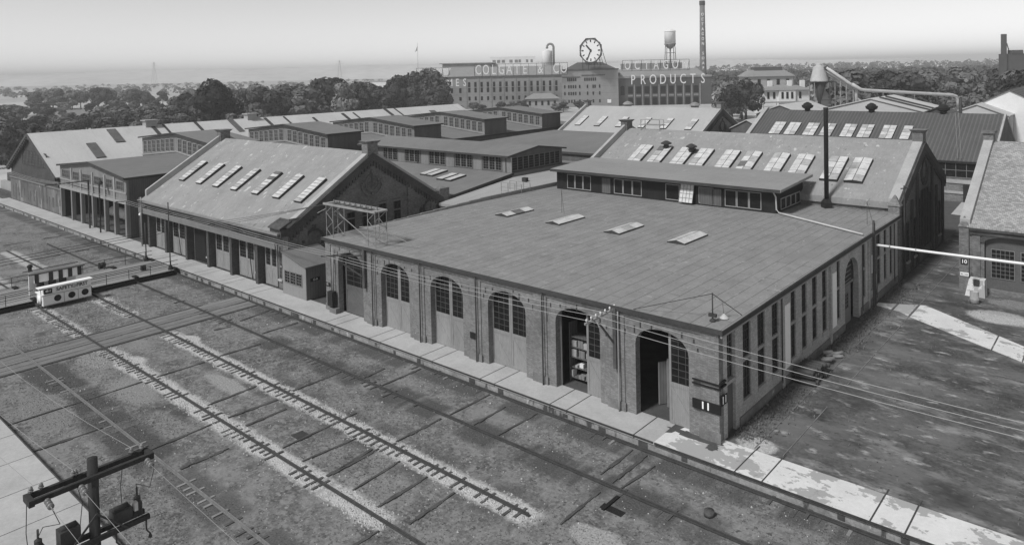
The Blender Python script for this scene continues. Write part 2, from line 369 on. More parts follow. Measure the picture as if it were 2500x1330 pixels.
def on_slope(y0, z0, s): return lambda y: z0 + (y - y0) * s
# ------------------------------------------------------------------ SETTING
g = MB(); NX = 60
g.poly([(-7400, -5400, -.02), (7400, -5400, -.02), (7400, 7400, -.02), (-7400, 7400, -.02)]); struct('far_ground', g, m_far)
g = MB()
g.box(-185, 30, -25, 37.95, -1, 0); struct('yard_ground', g, m_yard)
g = MB(); g.box(-19.3, 60, 40.72, 134.5, -.9, .60); struct('alley_ground', g, m_alley)
g = MB(); g.box(-185, -19.3, 82, 175, -.9, .58); g.box(-19.3, 60, 134.5, 175, -.9, .58); g.box(-185, -19.3, 40.76, 82, -.9, .58); struct('works_ground', g, m_conc_stain)
g = MB(); g.poly([(-22, 123, .606), (-10, 120, .606), (-11, 134.3, .606), (-22.5, 134.3, .606)]); struct('street_pavement', g, m_conc)
# loading platforms
gap = .09
pairs = [(-126.2, -124.7), (-119.6, -118.1), (-96.5, -95.1), (-90.7, -89.3), (-84.8, -83.4), (-79.0, -77.6), (-73.3, -71.7), (-57.8, -56.35), (-51.2, -49.7), (-44.55, -43.1), (-37.75, -36.3), (-31.05, -29.6), (-24.3, -22.85), (-17.6, -16.0), (-10.4, -8.8)]
cuts = sorted([x for p in pairs for x in p])
def slabs(x0, x1, m, nm):
    t = MB(); cs = [x0] + [c for c in cuts if x0 < c < x1] + [x1]
    for i, (a, b) in enumerate(zip(cs, cs[1:])):
        t.box(a + (gap / 2 if i else 0), b - (gap / 2 if i < len(cs) - 2 else 0), 37.86, 40.74, .45, .65)
    return struct(nm, t, m)
slabs(-170, -22.85 + .0, m_conc, 'loading_platform'); slabs(-22.85, 0, m_conc_end, 'loading_platform')
t = MB(); t.box(-170, 0, 37.94, 40.70, -.2, .449); struct('platform_wall', t, m_conc_face)
t = MB(); t.box(-170, -22.9, 37.80, 37.93, .56, .648); t.box(-22.8, 0, 37.80, 37.93, .5, .648); struct('platform_edge', t, m_iron)
t = MB()
for a, b in pairs:
    for c in (a, b): t.box(c - .035, c + .035, 37.9, 41.4, .42, .635)
o = struct('platform_rails', t, m_rail)
random.seed(5)
def blob(cx, cy, rx, ry, z, n=22, j=.3): return [(cx + rx * math.cos(2 * math.pi * i / n) * (1 + random.uniform(-j, j)), cy + ry * math.sin(2 * math.pi * i / n) * (1 + random.uniform(-j, j)), z) for i in range(n)]
t = MB(); t.poly(blob(-21.2, 40.0, 1.7, .34, .655)); t.poly(blob(-19.75, 39.45, .42, .35, .659)); t.poly([(-22.9, 39.3, .654), (-22.55, 39.5, .654), (-22.2, 40.7, .654), (-22.9, 40.7, .654)]); struct('platform_stain', t, m_conc_stain)
t = MB()
for x in range(int(-168), -2, 3):
    if random.random() < .8: t.box(x, x + random.uniform(.25, .7), 37.905, 37.945, random.uniform(-.05, .1), random.uniform(.3, .45))
struct('platform_wall_patches', t, m_conc_stain)
t = MB(); t.box(-140, 5, -20, 13.15, -.5, .65); struct('near_platform', t, m_conc)
t = MB()
for x in range(-120, 0, 4): t.box(x, x + .05, 4, 13.151, .5, .654)
t.box(-140, 5, 13.152, 13.22, .45, .65); struct('near_platform_joints', t, m_conc_stain)
# plank crossing in the yard
t = MB()
for k in range(5):
    a = -73.9 + k * .86; t.box(a, a + (.8 if k != 2 else .5), 14.5, 37.6, -.1, .05 + .006 * (k % 2))
struct('crossing_walk', t, m_conc_face if False else mat('crossing_planks', .165, .35, .4, st=(1, .25, 1)))
t = MB(); t.box(-69.55, -69.3, 14, 37.5, -.1, .07); t.box(-74.2, -74.0, 16, 34, -.1, .06); struct('crossing_edge', t, m_timber)
# alley: pale strip crossing, dust pad and tracks
t = MB()
for q in ([(-19.3, 72.7), (-17.85, 72.25), (-17.85, 74.2), (-19.3, 73.6)], [(-17.65, 72.2), (-17.15, 72.1), (-16.2, 71.25), (-16.2, 75.0), (-17.65, 74.3)], [(-16.0, 71.1), (-9.2, 66.75), (-9.2, 70.5), (-15.6, 75.3), (-16, 75.1)], [(-9.08, 66.7), (-7.0, 65.4), (-7.1, 68.9), (-9.08, 70.4)], [(-6.9, 65.35), (-3, 62.6), (-3, 65.8), (-6.9, 68.8)]): t.prism(q, [], lambda u, v, w: (u, v, w), .5, .63)
struct('alley_pavement', t, m_conc_end)
# ballast along two of the rails, with a ragged edge
t = MB(); rb = random.Random(77)
for yc, segs in ((23.03, ((-87.5, -74.3), (-69.2, -30))), (28.18, ((-87.5, -76.5), (-68.8, -24.4)))):
    for a, b in segs:
        for i in range(int((b - a) * 95)):
            x = rb.uniform(a, b); y = yc + rb.gauss(0, .40); r = rb.uniform(.025, .07)
            if abs(y - yc) < .07: continue
            if math.sin(x * .9 + yc) + math.sin(x * .37) + rb.uniform(-1.4, 1.4) < -1.0: continue
            q = rb.uniform(0, 3.1); c, s = math.cos(q) * r, math.sin(q) * r
            t.faces([(x + c, y + s, 0), (x - s, y + c, 0), (x - c, y - s, 0), (x + s, y - c, 0), (x + c * .3, y, r * 1.2)], [(0, 1, 4), (1, 2, 4), (2, 3, 4), (3, 0, 4)])
struct('ballast', t, m_ballast, 'stuff')
# gravel, litter and low weeds of the yard
random.seed(11)
t = MB()
for i in range(2600):
    x, y = random.uniform(-95, -3), random.uniform(13.5, 37.6)
    if -74 < x < -69: continue
    r = random.uniform(.015, .05) * (1.8 if random.random() < .06 else 1); a = random.uniform(0, 3.1)
    c, s = math.cos(a) * r, math.sin(a) * r
    t.faces([(x + c, y + s, 0), (x - s, y + c, 0), (x - c, y - s, 0), (x + s, y - c, 0), (x, y, r * 1.1)], [(0, 1, 4), (1, 2, 4), (2, 3, 4), (3, 0, 4)])
struct('gravel', t, mat('stone_pale', .40, .5, 5), 'stuff')
def tufts(name, n, region, h, m, seed):
    rnd = random.Random(seed); t = MB()
    while n > 0:
        p = region(rnd)
        if p is None: continue
        n -= 1; x, y, z = p; hh = h * rnd.uniform(.5, 1.5)
        for k in range(4):
            a = rnd.uniform(0, 6.28); b = rnd.uniform(.2, .9) * hh; wv = hh * .22
            t.poly([(x + math.cos(a + 1.6) * wv, y + math.sin(a + 1.6) * wv, z), (x - math.cos(a + 1.6) * wv, y - math.sin(a + 1.6) * wv, z), (x + math.cos(a) * b, y + math.sin(a) * b, z + hh)])
    return struct(name, t, m, 'stuff', False)
def yard_reg(r):
    x, y = r.uniform(-130, -5), r.uniform(13.6, 37.4)
    if -74.3 < x < -69.2 or (-96.5 < x < -86): return None
    if math.sin(x * .31 + 2 * math.sin(y * .5)) + math.sin(y * .43 + x * .11) + r.uniform(-1, 1) < .35: return None
    return (x, y, 0)
tufts('ground_cover', 24000, yard_reg, .06, mat('yard_weed', .21, .5, 2), 2); tufts('ground_cover', 7000, yard_reg, .05, mat('yard_weed_dark', .07, .4, 2), 12)
def wall_reg(r):
    y = r.uniform(41.5, 82); x = -19.35 + abs(r.gauss(0, .9)); return (x, y, .6) if x < -16 and not (71.8 < y < 74) and not (50.8 < y < 59) else None
tufts('weeds', 3200, wall_reg, .13, m_shrub, 3)
tufts('weeds', 500, lambda r: (lambda x, y: (x, y, .6) if math.sin(x * .9) + math.sin(y * .6 + x) > .2 else None)(r.uniform(-15.4, -3), r.uniform(42, 82.6)), .09, mat('weed_dry', .16, .5, 2), 4)
# ------------------------------------------------------------------ RAILS of the transfer table, each on its own short ties
def railprof(mb, p, q, h=.16, w=.075):
    p = Vector(p); q = Vector(q)
    mb.beam(p + Vector((0, 0, h * .93)), q + Vector((0, 0, h * .93)), w, h * .26); mb.beam(p + Vector((0, 0, h * .45)), q + Vector((0, 0, h * .45)), w * .28, h * .7); mb.beam(p + Vector((0, 0, .015)), q + Vector((0, 0, .015)), w * 1.7, .03); return mb
GR = 'long rails the transfer table runs on'
tie_mesh = None
def yard_rail(y, x0, x1, label, ties, seed, pale=0, m=m_rail):
    rnd = random.Random(seed)
    t = thing('table_rail', label, 'rail', (x0, y, .04), GR)
    part('rail', railprof(MB(), (x0, y, .06), (x1, y, .06)), m, t)
    tm = None
    for x in ties:
        pl = rnd.random() < pale
        mb = MB(); ln = rnd.uniform(.32, .72); sh = rnd.uniform(-.18, .04)
        mb.box(x - .085, x + .085, y - ln + sh, y + ln * rnd.uniform(.7, 1) + sh, -.05, .055 + rnd.uniform(-.03, .02))
        part('tie', mb, m_tie_pale if pl else m_tie, t)
def spread(segs, step, seed, skip=.0):
    r = random.Random(seed); out = []
    for a, b in segs:
        x = a
        while x < b:
            if r.random() > skip: out.append(x)
            x += step * r.uniform(.85, 1.15)
    return out
yard_rail(18.15, -120, -15, 'worn rail closest to the concrete platform at lower left, with pale exposed ties', spread([(-66, -62), (-56, -48), (-43, -33)], .62, 1, .45), 1, .6, mat('rail_dull', .17, .3, 3, rough=.5))
yard_rail(23.03, -120, -15, 'rail in pale ballast, leading to the left end of the white cab', spread([(-87, -74.5), (-69, -36)], .56, 2, .2), 2)
yard_rail(28.18, -120, -24.7, 'rail in pale ballast that breaks off short at the bottom of the picture', spread([(-86, -76), (-68.5, -25)], .60, 3, .25), 3)
yard_rail(33.05, -120, 0, 'dark rail without ballast, second from the long loading platform', spread([(-82, -77), (-73.5, -66), (-57, -38), (-22, -18)], .62, 4, .3), 4)
yard_rail(37.55, -120, 0, 'rail running close under the loading platform edge', spread([(-67, -63), (-45, -36), (-27, -23), (-16, -6)], .7, 5, .35), 5, .3)
# old stub rails buried across the yard
TB = [(-111.4,27.9,-111.3,32.1),(-124.5,28.9,-124.5,32.1),(-124.7,33.9,-124.7,36.2),(-111.5,34.0,-111.5,35.7),(-59.3,13.3,-59.3,22.2),(-59.3,23.4,-59.2,27.1),(-59.4,28.6,-59.2,32.1),(-53.8,13.3,-53.7,17.5),(-48.0,18.4,-48.2,22.4),(-48.2,23.6,-48.0,27.2),(-48.4,28.7,-48.4,33.0),(-51.2,23.6,-51.4,27.4),(-46.1,23.8,-46.2,26.8),(-41.5,23.8,-41.7,29.5),(-39.1,23.7,-38.8,27.4),(-36.4,24.0,-36.6,27.5),(-36.4,28.8,-36.4,32.6),(-36.3,33.4,-36.3,37.3),(-34.1,23.8,-34.4,27.4),(-31.7,23.7,-31.8,27.3),(-29.2,23.8,-29.4,27.2),(-46.0,33.4,-46.2,35.5),(-43.8,33.4,-43.8,37.2),(-34.0,33.4,-34.1,36.6),(-31.8,33.4,-31.7,37.2),(-23.0,28.7,-23.1,32.3),(-23.0,33.5,-23.0,37.2),(-24.0,33.8,-24.0,37.2),(-22.3,33.4,-22.0,36.5),(-65.9,31.2,-65.6,32.7),(-66.3,34.0,-66.8,37.2),(-61.4,33.5,-61.4,37.1),(-36.5,23.7,-36.9,27.2),(-30.2,18.5,-30.0,22.4),(-44.2,18.6,-44.2,21.6)]
for i, (a, b, c, d) in enumerate(TB):
    random.seed(100 + i)
    mb = MB(); n = 7
    for k in range(n):
        u0, u1 = k / n, (k + 1) / n + .01; w = random.choice((.04, .06, .08, .14)) + .06 * math.sin(math.pi * (k + .5) / n) * random.uniform(.5, 1.6)  # middle widened so the dark shadow beside the timber joins its shape
        mb.beam((a + (c - a) * u0, b + (d - b) * u0, .005 + .02 * math.sin(k)), (a + (c - a) * u1, b + (d - b) * u1, .005 + .02 * math.sin(k + 1)), w * 1.4, .11)
    xa, ya = (a + c) / 2, (b + d) / 2
    rows = [18.15, 23.03, 28.18, 33.05, 37.55]
    k = sum(1 for q in rows if q < ya)
    where = ['between the near platform and the worn rail', 'between the worn rail and the first ballasted rail', 'between the two ballasted rails', 'between the second ballasted rail and the dark rail', 'between the dark rail and the rail under the platform edge', 'by the platform'][k]
    solo('buried_timber', mb, m_timber, (xa, ya, 0), 'dark old timber sunk %s' % where, 'timber', 'old timbers sunk across the yard')
m_rail_dusty = mat('rail_dusty', .17, .5, 1.2)
for nm, lab, l in (('alley_rail', 'alley rail closer to the long brick wall', -17.75), ('alley_rail', 'alley rail on the open right side of the alley track', -16.1)):
    mb = MB()
    for a, b in (((41.0, 46.5), (47.2, 58.5), (59, 110)) if l < -17 else ((41.2, 46), (46.3, 49), (53, 60), (61, 69), (69.5, 112))): mb.beam((l, a, .615), (l, b, .615), .05, .05)
    tt = thing(nm, lab, 'rail', (l, 42, .6), 'pair of rails set in the alley'); parts('rail_length', mb, m_rail_dusty, tt)
t = MB(); t.tube([(-17.35, 34.2, 0), (-17.35, 34.2, .28)], .28, 14); solo('stump', t, m_tie, (-17.35, 34.2, 0), 'short round stump standing in the dirt near the bottom edge', 'stump')
t = MB(); t.box(-42.5, -41.4, 25.0, 25.8, -.02, .05); solo('drain_grate', t, m_iron, (-42, 25.4, 0), 'square dark drain grate set in dirt between the ballasted rails', 'grate')
t = MB(); t.box(-22.3, -20.9, 31.2, 31.7, -.3, .004); t.box(-22.1, -21.9, 31.1, 32.6, 0, .09); solo('painted_pit', t, m_sign_black, (-21.6, 31.4, 0), 'small pit drawn as a flat black patch beside the rail near the bottom', 'pit')  # flush black top stands for the dark inside the pit
# ------------------------------------------------------------------ BUILDING 11: long low brick shop with six arched doors
B = thing('brick_shop', 'low flat-roofed brick shop with six arched doors, number 11 at its corner', 'building', (-40, 60, .6))
X0, X1, Y0, Y1 = -61.0, -19.6, 40.2, 82.0
AC = [-57.05, -50.45, -43.8, -37.1, -30.35, -23.6]; HW = 1.95
holes = [arch(c, HW, .62, 5.42, 1.30) for c in AC]
def open_arch_outline():
    o = [(X0, .6)]
    for h in holes: o += [(h[0][0], .6)] + h[1:-1] + [(h[-1][0], .6)]
    return o + [(X1, .6), (X1, 7.5), (X0, 7.5)]
fy = lambda u, v, w: (u, Y0 + w, v)
m = MB(); m.prism(open_arch_outline(), [], fy, 0, .55)
# pilasters, plinth, corbel band
for c in [-60.55, -53.75, -47.1, -40.4, -33.7, -27.0, -20.2]:
    hw = .62 if c > -60 else .42
    m.box(c - hw, c + hw, Y0 - .07, Y0 + .01, .6, 7.12)
m.box(X0 - .02, X1 + .02, Y0 - .09, Y0 + .005, 7.12, 7.5)
front = part('front_wall', m, m_brick, B)
m = MB()
for c in [-60.55, -53.75, -47.1, -40.4, -33.7, -27.0, -20.2]:
    hw = .72 if c > -60 else .46
    m.box(c - hw, c + hw, Y0 - .15, Y0 - .072, .6, 1.25)
parts('plinth', m, m_plinth, B)
random.seed(21)
m = MB()
for c in AC:
    for k in range(11):
        a = math.pi * (k + .5) / 11; rr = 2.75 + random.uniform(-.3, .45)
        u, v = c - rr * math.cos(a) * 1.0, 5.3 + rr * .62 * math.sin(a); h = random.uniform(.08, .26)
        if v < 6.9: m.box(u - .05, u + .05, Y0 - .135 if False else Y0 - .02, Y0 + .0, v - h, v + h)
parts('wall_anchor', m, m_iron, B)
m_bars = mat('bars_dark', .075, .2, 1)
random.seed(4)
def leaf(parent, x0, x1, y, z0, z1, m=m_door, label=None, rows=7, gl=m_glass):
    mb = MB(); zr = z0 + (z1 - z0) * .40; st = .17
    mb.box(x0, x0 + st, y, y + .09, z0, z1); mb.box(x1 - st, x1, y, y + .09, z0, z1)
    mb.box(x0 + st, x1 - st, y + .002, y + .088, z0, z0 + .22); mb.box(x0 + st, x1 - st, y + .002, y + .088, zr, zr + .28); mb.box(x0 + st, x1 - st, y + .002, y + .088, z1 - .2, z1)
    mb.box(x0 + st, x1 - st, y + .03, y + .06, z0 + .22, zr)
    mb.beam((x0 + st, y + .02, zr - .05), (x1 - st, y + .02, z0 + .27), .03, .14)
    d = part('door', mb, m, parent, label)
    p = MB(); p.box(x0 + st, x1 - st, y + .045, y + .06, zr + .28, z1 - .2); part('pane', p, gl, d)
    b = MB(); w = x1 - x0 - 2 * st
    for i in range(1, 3): b.box(x0 + st + w * i / 3 - .018, x0 + st + w * i / 3 + .018, y + .02, y + .044, zr + .28, z1 - .2)
    for i in range(1, rows): zz = zr + .28 + (z1 - .2 - zr - .28) * i / rows; b.box(x0 + st, x1 - st, y + .024, y + .043, zz - .018, zz + .018)
    part('glazing_bars', b, m_bars, d)
    return d
for i, c in enumerate(AC):
    yd = Y0 + .50; dm = m_door_dark if i == 0 else m_door  # first arch's door gets a darker colour to stand for shade
    if i in (1, 2, 3):
        leaf(B, c - HW - .05, c - .01, yd, .68, 6.72, dm); leaf(B, c + .01, c + HW + .05, yd, .68, 6.72, dm)
    elif i == 0:
        leaf(B, c - HW + .35, c + HW + .05, yd + .1, .68, 6.72, dm, 'door leaf coloured darker for shade, with a dark pane')
    elif i == 4:
        leaf(B, c + .45, c + HW + .3, yd, .68, 6.72, dm, 'right door leaf beside an open doorway')
        mb = MB(); mb.box(c - HW + .0, c - HW + .14, yd, yd + .1, .66, 6.6); part('door_frame', mb, m_wood_mid, B)
    else:
        leaf(B, c + .32, c + HW + .25, yd - .12, .68, 6.72, dm, 'right door leaf beside an open doorway', 7)
# side wall on the alley, with real window openings
WY = [(43.62, 44.85), (45.95, 47.2), (48.4, 49.6), (51.92, 52.9), (54.15, 55.2), (56.4, 57.5), (58.7, 59.8), (62.33, 63.15), (69.58, 70.5), (74.5, 75.6), (76.75, 77.75), (78.95, 79.95)]
hol = [rect(a, b, 2.0, 7.12) for a, b in WY] + [rect(72.3, 73.2, 2.0, 7.12)]
def side_outline():
    o = [(Y0 + .56, .5), (41.3, .5), (41.3, 7.1), (42.5, 7.1), (42.5, .5), (64.45, .5)]
    o += [(64.45, 4.7)] + [(66.4 - 1.95 * math.cos(math.pi * k / 12), 4.7 + 1.75 * math.sin(math.pi * k / 12)) for k in range(1, 12)] + [(68.35, 4.7), (68.35, .5)]
    return o + [(Y1, .5), (Y1, 7.5), (Y0 + .56, 7.5)]
fx = lambda u, v, w: (X1 - w, u, v)
m = MB(); m.prism(side_outline(), hol, fx, 0, .5)
for c in (50.2, 60.5, 71.4): m.box(X1 - .01, X1 + .14, c - .22, c + .22, .5, 7.2)
part('side_wall', m, m_brick_side, B)
m = MB(); m.box(X1 + .002, X1 + .10, 43.0, 64.3, .55, 1.15); m.box(X1 + .002, X1 + .09, 69, 81.8, .55, 1.3); parts('plinth', m, m_plinth, B)
m = MB(); m.box(X0, X0 + .5, Y0 + .56, Y1, .5, 7.5); part('left_wall', m, m_brick_dark, B)
for a, b in WY: window(B, 'x', X1 - .16, a + .02, b - .02, 2.02, 7.1, 3, 8, m_bars, m_glass, .07, .025, transom=None, sill=.24); part('transom', MB().box(X1 - .16, X1 - .02, a, b, 4.5, 4.72), m_wood_trim, B)
w_ = window(B, 'x', X1 - .28, 41.32, 42.48, 3.95, 7.08, 3, 4, m_wood_mid, m_glass, .08, .03, sill=.2)
mb = MB(); mb.box(X1 - .32, X1 - .22, 41.3, 42.5, .6, 3.75); part('door', mb, m_door_dark, B, 'narrow dark side door at the corner')
m = MB(); m.box(X1 - .3, X1 - .2, 72.3, 73.2, 2.0, 7.1); part('blocked_window', m, m_brick_side, B)
for a, b, z0, z1 in ((50.46, 51.56, 1.75, 6.35), (60.98, 62.02, 1.7, 6.25), (72.3, 73.05, 3.7, 5.4), (73.3, 73.75, 1.9, 3.3)):
    mb = MB(); mb.box(X1 + .02, X1 + .09, a, b, z0, z1); part('white_board', mb, m_whiteboard, B, 'tall white board on the alley wall')
# arched alley door: recessed louvre, leaf and dark gap
mb = MB(); mb.box(X1 - .5, X1 - .42, 64.4, 68.4, 4.1, 6.5); part('fanlight', mb, m_glass, B)
mb = MB()
for k in range(5): mb.beam((X1 - .40, 64.5, 4.35 + k * .4), (X1 - .40, 67.4, 4.35 + k * .4), .08, .07)
mb.box(X1 - .42, X1 - .36, 64.45, 68.35, 3.95, 4.15); part('louvre', mb, m_wood_mid, B)
d = part('door', MB().box(X1 - .42, X1 - .32, 64.5, 67.1, .62, 3.95), m_wood_mid, B, 'wooden alley door with a small window')
window(d, 'x', X1 - .32, 65.0, 66.3, 2.0, 3.4, 3, 4, m_wood_mid, m_glass, .06, .03, name='door_window')
# downpipes
for x, dm in ((-46.86, m_iron), (-40.15, m_iron), (-33.35, m_iron), (-53.4, m_iron), (-26.75, m_wood_trim)):
    pipe(B, [(x, Y0 - .24, 7.4), (x, Y0 - .24, 6.9), (x + .05, Y0 - .30, 1.3), (x + .05, Y0 - .3, .66)], .055, dm)
for y in (50.0, 60.35, 69.3, 73.9, 80.4): pipe(B, [(X1 + .1, y, 7.4), (X1 + .1, y, 1.0)], .05)
# roof
m = MB(); nx, ny = 24, 22
def rz11(x, y):
    return 7.70 + .12 * math.sin(math.pi * min(1, max(0, (y - 39.8) / 42))) 
xs = [X0 - .25 + (X1 + .35 - X0 + .25) * i / nx for i in range(nx + 1)]; ys = [Y0 - .27 + (82.25 - Y0 + .27) * j / ny for j in range(ny + 1)]
top = [(x, y, rz11(x, y)) for y in ys for x in xs]
fs = [(j * (nx + 1) + i, j * (nx + 1) + i + 1, (j + 1) * (nx + 1) + i + 1, (j + 1) * (nx + 1) + i) for j in range(ny) for i in range(nx)]
m.faces(top, fs); 
part('roof', m, m_roof_felt, B)
m = MB(); m.box(X0 - .30, X1 + .40, Y0 - .33, Y0 - .275, 7.46, 7.74); m.box(X1 + .36, X1 + .42, Y0 - .38, 82.2, 7.42, 7.73); m.box(X0 - .32, X0 - .25, Y0 - .38, 82, 7.2, 7.74); m.box(X0 - .25, X1 + .35, Y0 - .27, Y0 - .10, 7.52, 7.57)
part('fascia', m, m_edge, B)
m = MB(); m.box(X1 + .20, X1 + .32, Y0 - .2, 82, 7.22, 7.42); part('gutter', m, m_wood_trim, B)
m = MB(); 
for k in range(20):
    y = 45 + k * 1.9; h = .5 * min(1, k / 9); m.box(X0 - .24, X0 + .0, y, y + 1.91, 7.70, 7.76 + h)
part('parapet', m, m_roof_felt, B)
m = MB(); m.box(X0 + .5, X1 - .5, Y0 + .6, 81.9, .55, .645); part('floor', m, m_conc_stain, B)
for a in (-53.95, -46.85, -39.6, -32.7): skylight(B, (a, 57.0, 7.80), (1, 0, 0), (0, 1, 0), 1.8, 4.5, 2, 3, .13, .22)
# brick corner number boards
for nm, ax in (('y', 0), ('x', 1)):
    mb = MB()
    if nm == 'y': mb.box(-21.35, X1 + .16, Y0 - .17, Y0 - .105, 2.45, 3.05)
    else: mb.box(X1 + .125, X1 + .16, Y0 - .13, Y0 + .75, 2.95, 3.55)
    s = part('number_board', mb, m_sign_black, B, 'black board with the number 11')
    f = (lambda u, v, w: (-20.45 + u, Y0 - .17 - w, 2.75 + v)) if nm == 'y' else (lambda u, v, w: (X1 + .16 + w, Y0 + .33 + u, 3.25 + v))
    part('numerals', text_mb('11', .62, f, .02, .012, 1.15), m_letter, s)
m = MB()
for z in (3.95, 4.2): m.box(-21.35, X1 + .15, Y0 - .16, Y0 - .105, z, z + .10); m.box(X1 + .01, X1 + .15, Y0 - .105, Y0 + .7, z + .08, z + .18)
parts('painted_band', m, m_sign_black, B)
m = MB(); m.box(-40.95, -40.25, Y0 - .16, Y0 - .135, 2.35, 2.85); part('blank_plate', m, m_sign_black, B)
m = MB(); m.box(-61.02, -60.2, Y0 - .16, Y0 - .135, 3.0, 3.35); s = part('number_board', m, m_sign_black, B, 'small black number board at the left pier'); part('numerals', text_mb('11', .32, lambda u, v, w: (-60.6 + u, Y0 - .165 - w, 3.17 + v), .01), m_letter, s)
m = MB(); m.box(-60.0, -59.2, Y0 - .62, Y0 - .14, 1.3, 2.7); part('meter_box', m, m_black, B); m = MB(); m.box(-59.9, -58.8, Y0 - .5, Y0 - .05, .65, 1.15); part('plinth', m, m_plinth, B)
pipe(B, [(-59.5, Y0 - .25, 2.7), (-59.5, Y0 - .25, 6.9)], .07, m_wood_trim, 'conduit')
# clerestory monitor on the roof
m = MB(); m.box(-59.5, -29.8, 75.0, 83.0, 7.6, 10.2)
mon = part('clerestory', m, m_black if False else mat('black_boards', .018, .3, .8, pats=[linepat('x', .8, .04, .6)]), B)  # near-black board colour with darker seams
m = MB(); m.hexa([(-59.8, 74.0, 10.28), (-28.9, 74.0, 10.28), (-28.9, 83.6, 10.75), (-59.8, 83.6, 10.75), (-59.8, 74.0, 10.50), (-28.9, 74.0, 10.50), (-28.9, 83.6, 11.0), (-59.8, 83.6, 11.0)]); part('roof', m, m_roof_mon, mon)
m = MB(); m.box(-59.82, -28.9, 73.94, 74.0, 10.16, 10.50); m.box(-59.4, -29.2, 74.02, 74.9, 10.18, 10.27); part('fascia', m, m_edge, mon)
m = MB(); m.beam((-28.87, 73.95, 10.36), (-28.87, 83.6, 10.84), .06, .28); part('barge_board', m, m_wood_trim, mon)
for a, b, n in ((-57.75, -53.9, 3), (-50.4, -46.35, 3), (-43.1, -41.2, 1), (-40.55 + 1.75, -38.84 + 1.9, 1), (-35.6, -31.35, 3)):
    for k in range(n):
        c0, c1 = a + (b - a) * k / n, a + (b - a) * (k + 1) / n
        window(mon, 'y', 75.0, c0 + .02, c1 - .02, 7.98, 9.85, 1, 1, m_wood_trim, m_glass, .085, .03)
m = MB()
for u0, u1 in ((-52.2, -50.9), (-38.6, -36.0)): m.box(u0, u1, 74.93, 75.0, 7.9, 9.8)
parts('panel', m, m_wood_dark, mon)
m = MB(); m.hexa([(-41.0, 74.30, 8.0), (-39.3, 74.30, 8.0), (-39.3, 74.36, 8.0), (-41.0, 74.36, 8.0), (-41.0, 74.9, 10.0), (-39.3, 74.9, 10.0), (-39.3, 74.96, 10.0), (-41.0, 74.96, 10.0)])
sw = part('open_sash', m, mat('sash_paint', .55, .12, 1.2), mon, 'pale sash swung open')
m = MB()
for k in range(5):
    t0 = k / 4; m.beam((-41 + 1.7 * t0, 74.28, 8.0), (-41 + 1.7 * t0, 74.88, 10.0), .05, .04); m.beam((-41, 74.28 + .6 * t0, 8 + 2 * t0), (-39.3, 74.28 + .6 * t0, 8 + 2 * t0), .05, .04)
part('glazing_bars', m, m_steel_mid, sw)
for k in range(4): window(mon, 'x', -29.8, 76.3 + k * 1.45, 76.3 + k * 1.45 + 1.42, 7.95, 9.2, 1, 1, m_wood_trim, m_glass, .09, .03)
pipe(B, [(-29.9, 74.6, 10.1), (-29.7, 74.75, 9.6), (-29.65, 74.8, 8.2), (-29.3, 74.7, 7.95), (-19.5, 69.5, 7.95)], .085, m_steel, 'roof_drain', 'pale drain pipe across the roof')
# roof fittings standing on the shop
t = thing('smoke_stack', 'tall thin black metal stack standing on the flat roof in front of the patched roof', 'chimney', (-26.65, 81.5, 7.75))
part('base', MB().lathe((-26.65, 81.5, 7.75), [(.62, 0), (.62, .55), (.32, .95)], 4, False), m_black, t); part('pipe', MB().lathe((-26.65, 81.5, 8.6), [(.24, 0), (.24, 10.0), (.27, 10.02), (.27, 10.2)], 14), m_black, t)
t = thing('guyed_mast', 'short lamp mast with two guy rods at the near corner of the flat roof', 'mast', (-20.45, 41.15, 7.7))
part('pole', MB().tube([(-20.45, 41.15, 7.7), (-20.45, 41.15, 9.5)], .045), m_iron, t)
part('guy_rod', MB().tube([(-20.45, 41.15, 9.45), (-25.6, 40.1, 7.72)], .025, 5), m_iron, t); part('guy_rod', MB().tube([(-20.45, 41.15, 9.45), (-19.45, 43.2, 7.75)], .025, 5), m_iron, t)
part('lamp', MB().tube([(-20.4, 41.4, 9.1), (-20.15, 41.9, 8.8), (-20.1, 42.0, 8.0)], .03, 5).lathe((-20.1, 42, 7.75), [(.02, .3), (.3, .02), (.3, 0)], 12), m_steel, t); part('bracket', MB().box(-20.7, -20.2, 41.05, 41.25, 8.0, 8.2).lathe((-20.45, 41.15, 7.7), [(.2, 0), (.2, .08), (.08, .2)], 10), m_iron, t)
# lattice wire tower standing over the left front corner
m_frame = mat('weathered_steel', .25, .3, 2)
t = thing('lattice_stand', 'pale lattice wire support frame standing at the left end of the flat roof', 'frame', (-58, 41, 7.7))
for x in (-61.0, -54.4):
    m = MB()
    for dx in (0, 1.1):
        for dy in (0, 1.3): m.beam((x + dx, 40.4 + dy, 7.7), (x + dx, 40.4 + dy, 10.95), .05, .05)
    for k in range(4):
        z = 7.7 + k * .8; a, b = (x, x + 1.1) if k % 2 else (x + 1.1, x)
        m.beam((a, 40.4, z), (b, 40.4, z + .8), .035, .035); m.beam((a, 41.7, z), (b, 41.7, z + .8), .035, .035); m.beam((x + 1.1, 40.4 if k % 2 else 41.7, z), (x + 1.1, 41.7 if k % 2 else 40.4, z + .8), .05, .05)
    part('lattice_leg', m, m_frame, t)
m = MB(); m.box(-61.4, -53.2, 40.3, 40.42, 10.85, 11.05); m.box(-61.4, -53.2, 41.68, 41.8, 10.85, 11.05); m.box(-54.0, -53.2, 40.42, 41.68, 10.9, 11.0); m.box(-61.4, -60.9, 40.42, 41.68, 10.9, 11.0)
for k in range(8): m.box(-60.5 + k * .9, -60.43 + k * .9, 40.42, 41.68, 10.93, 11.0)
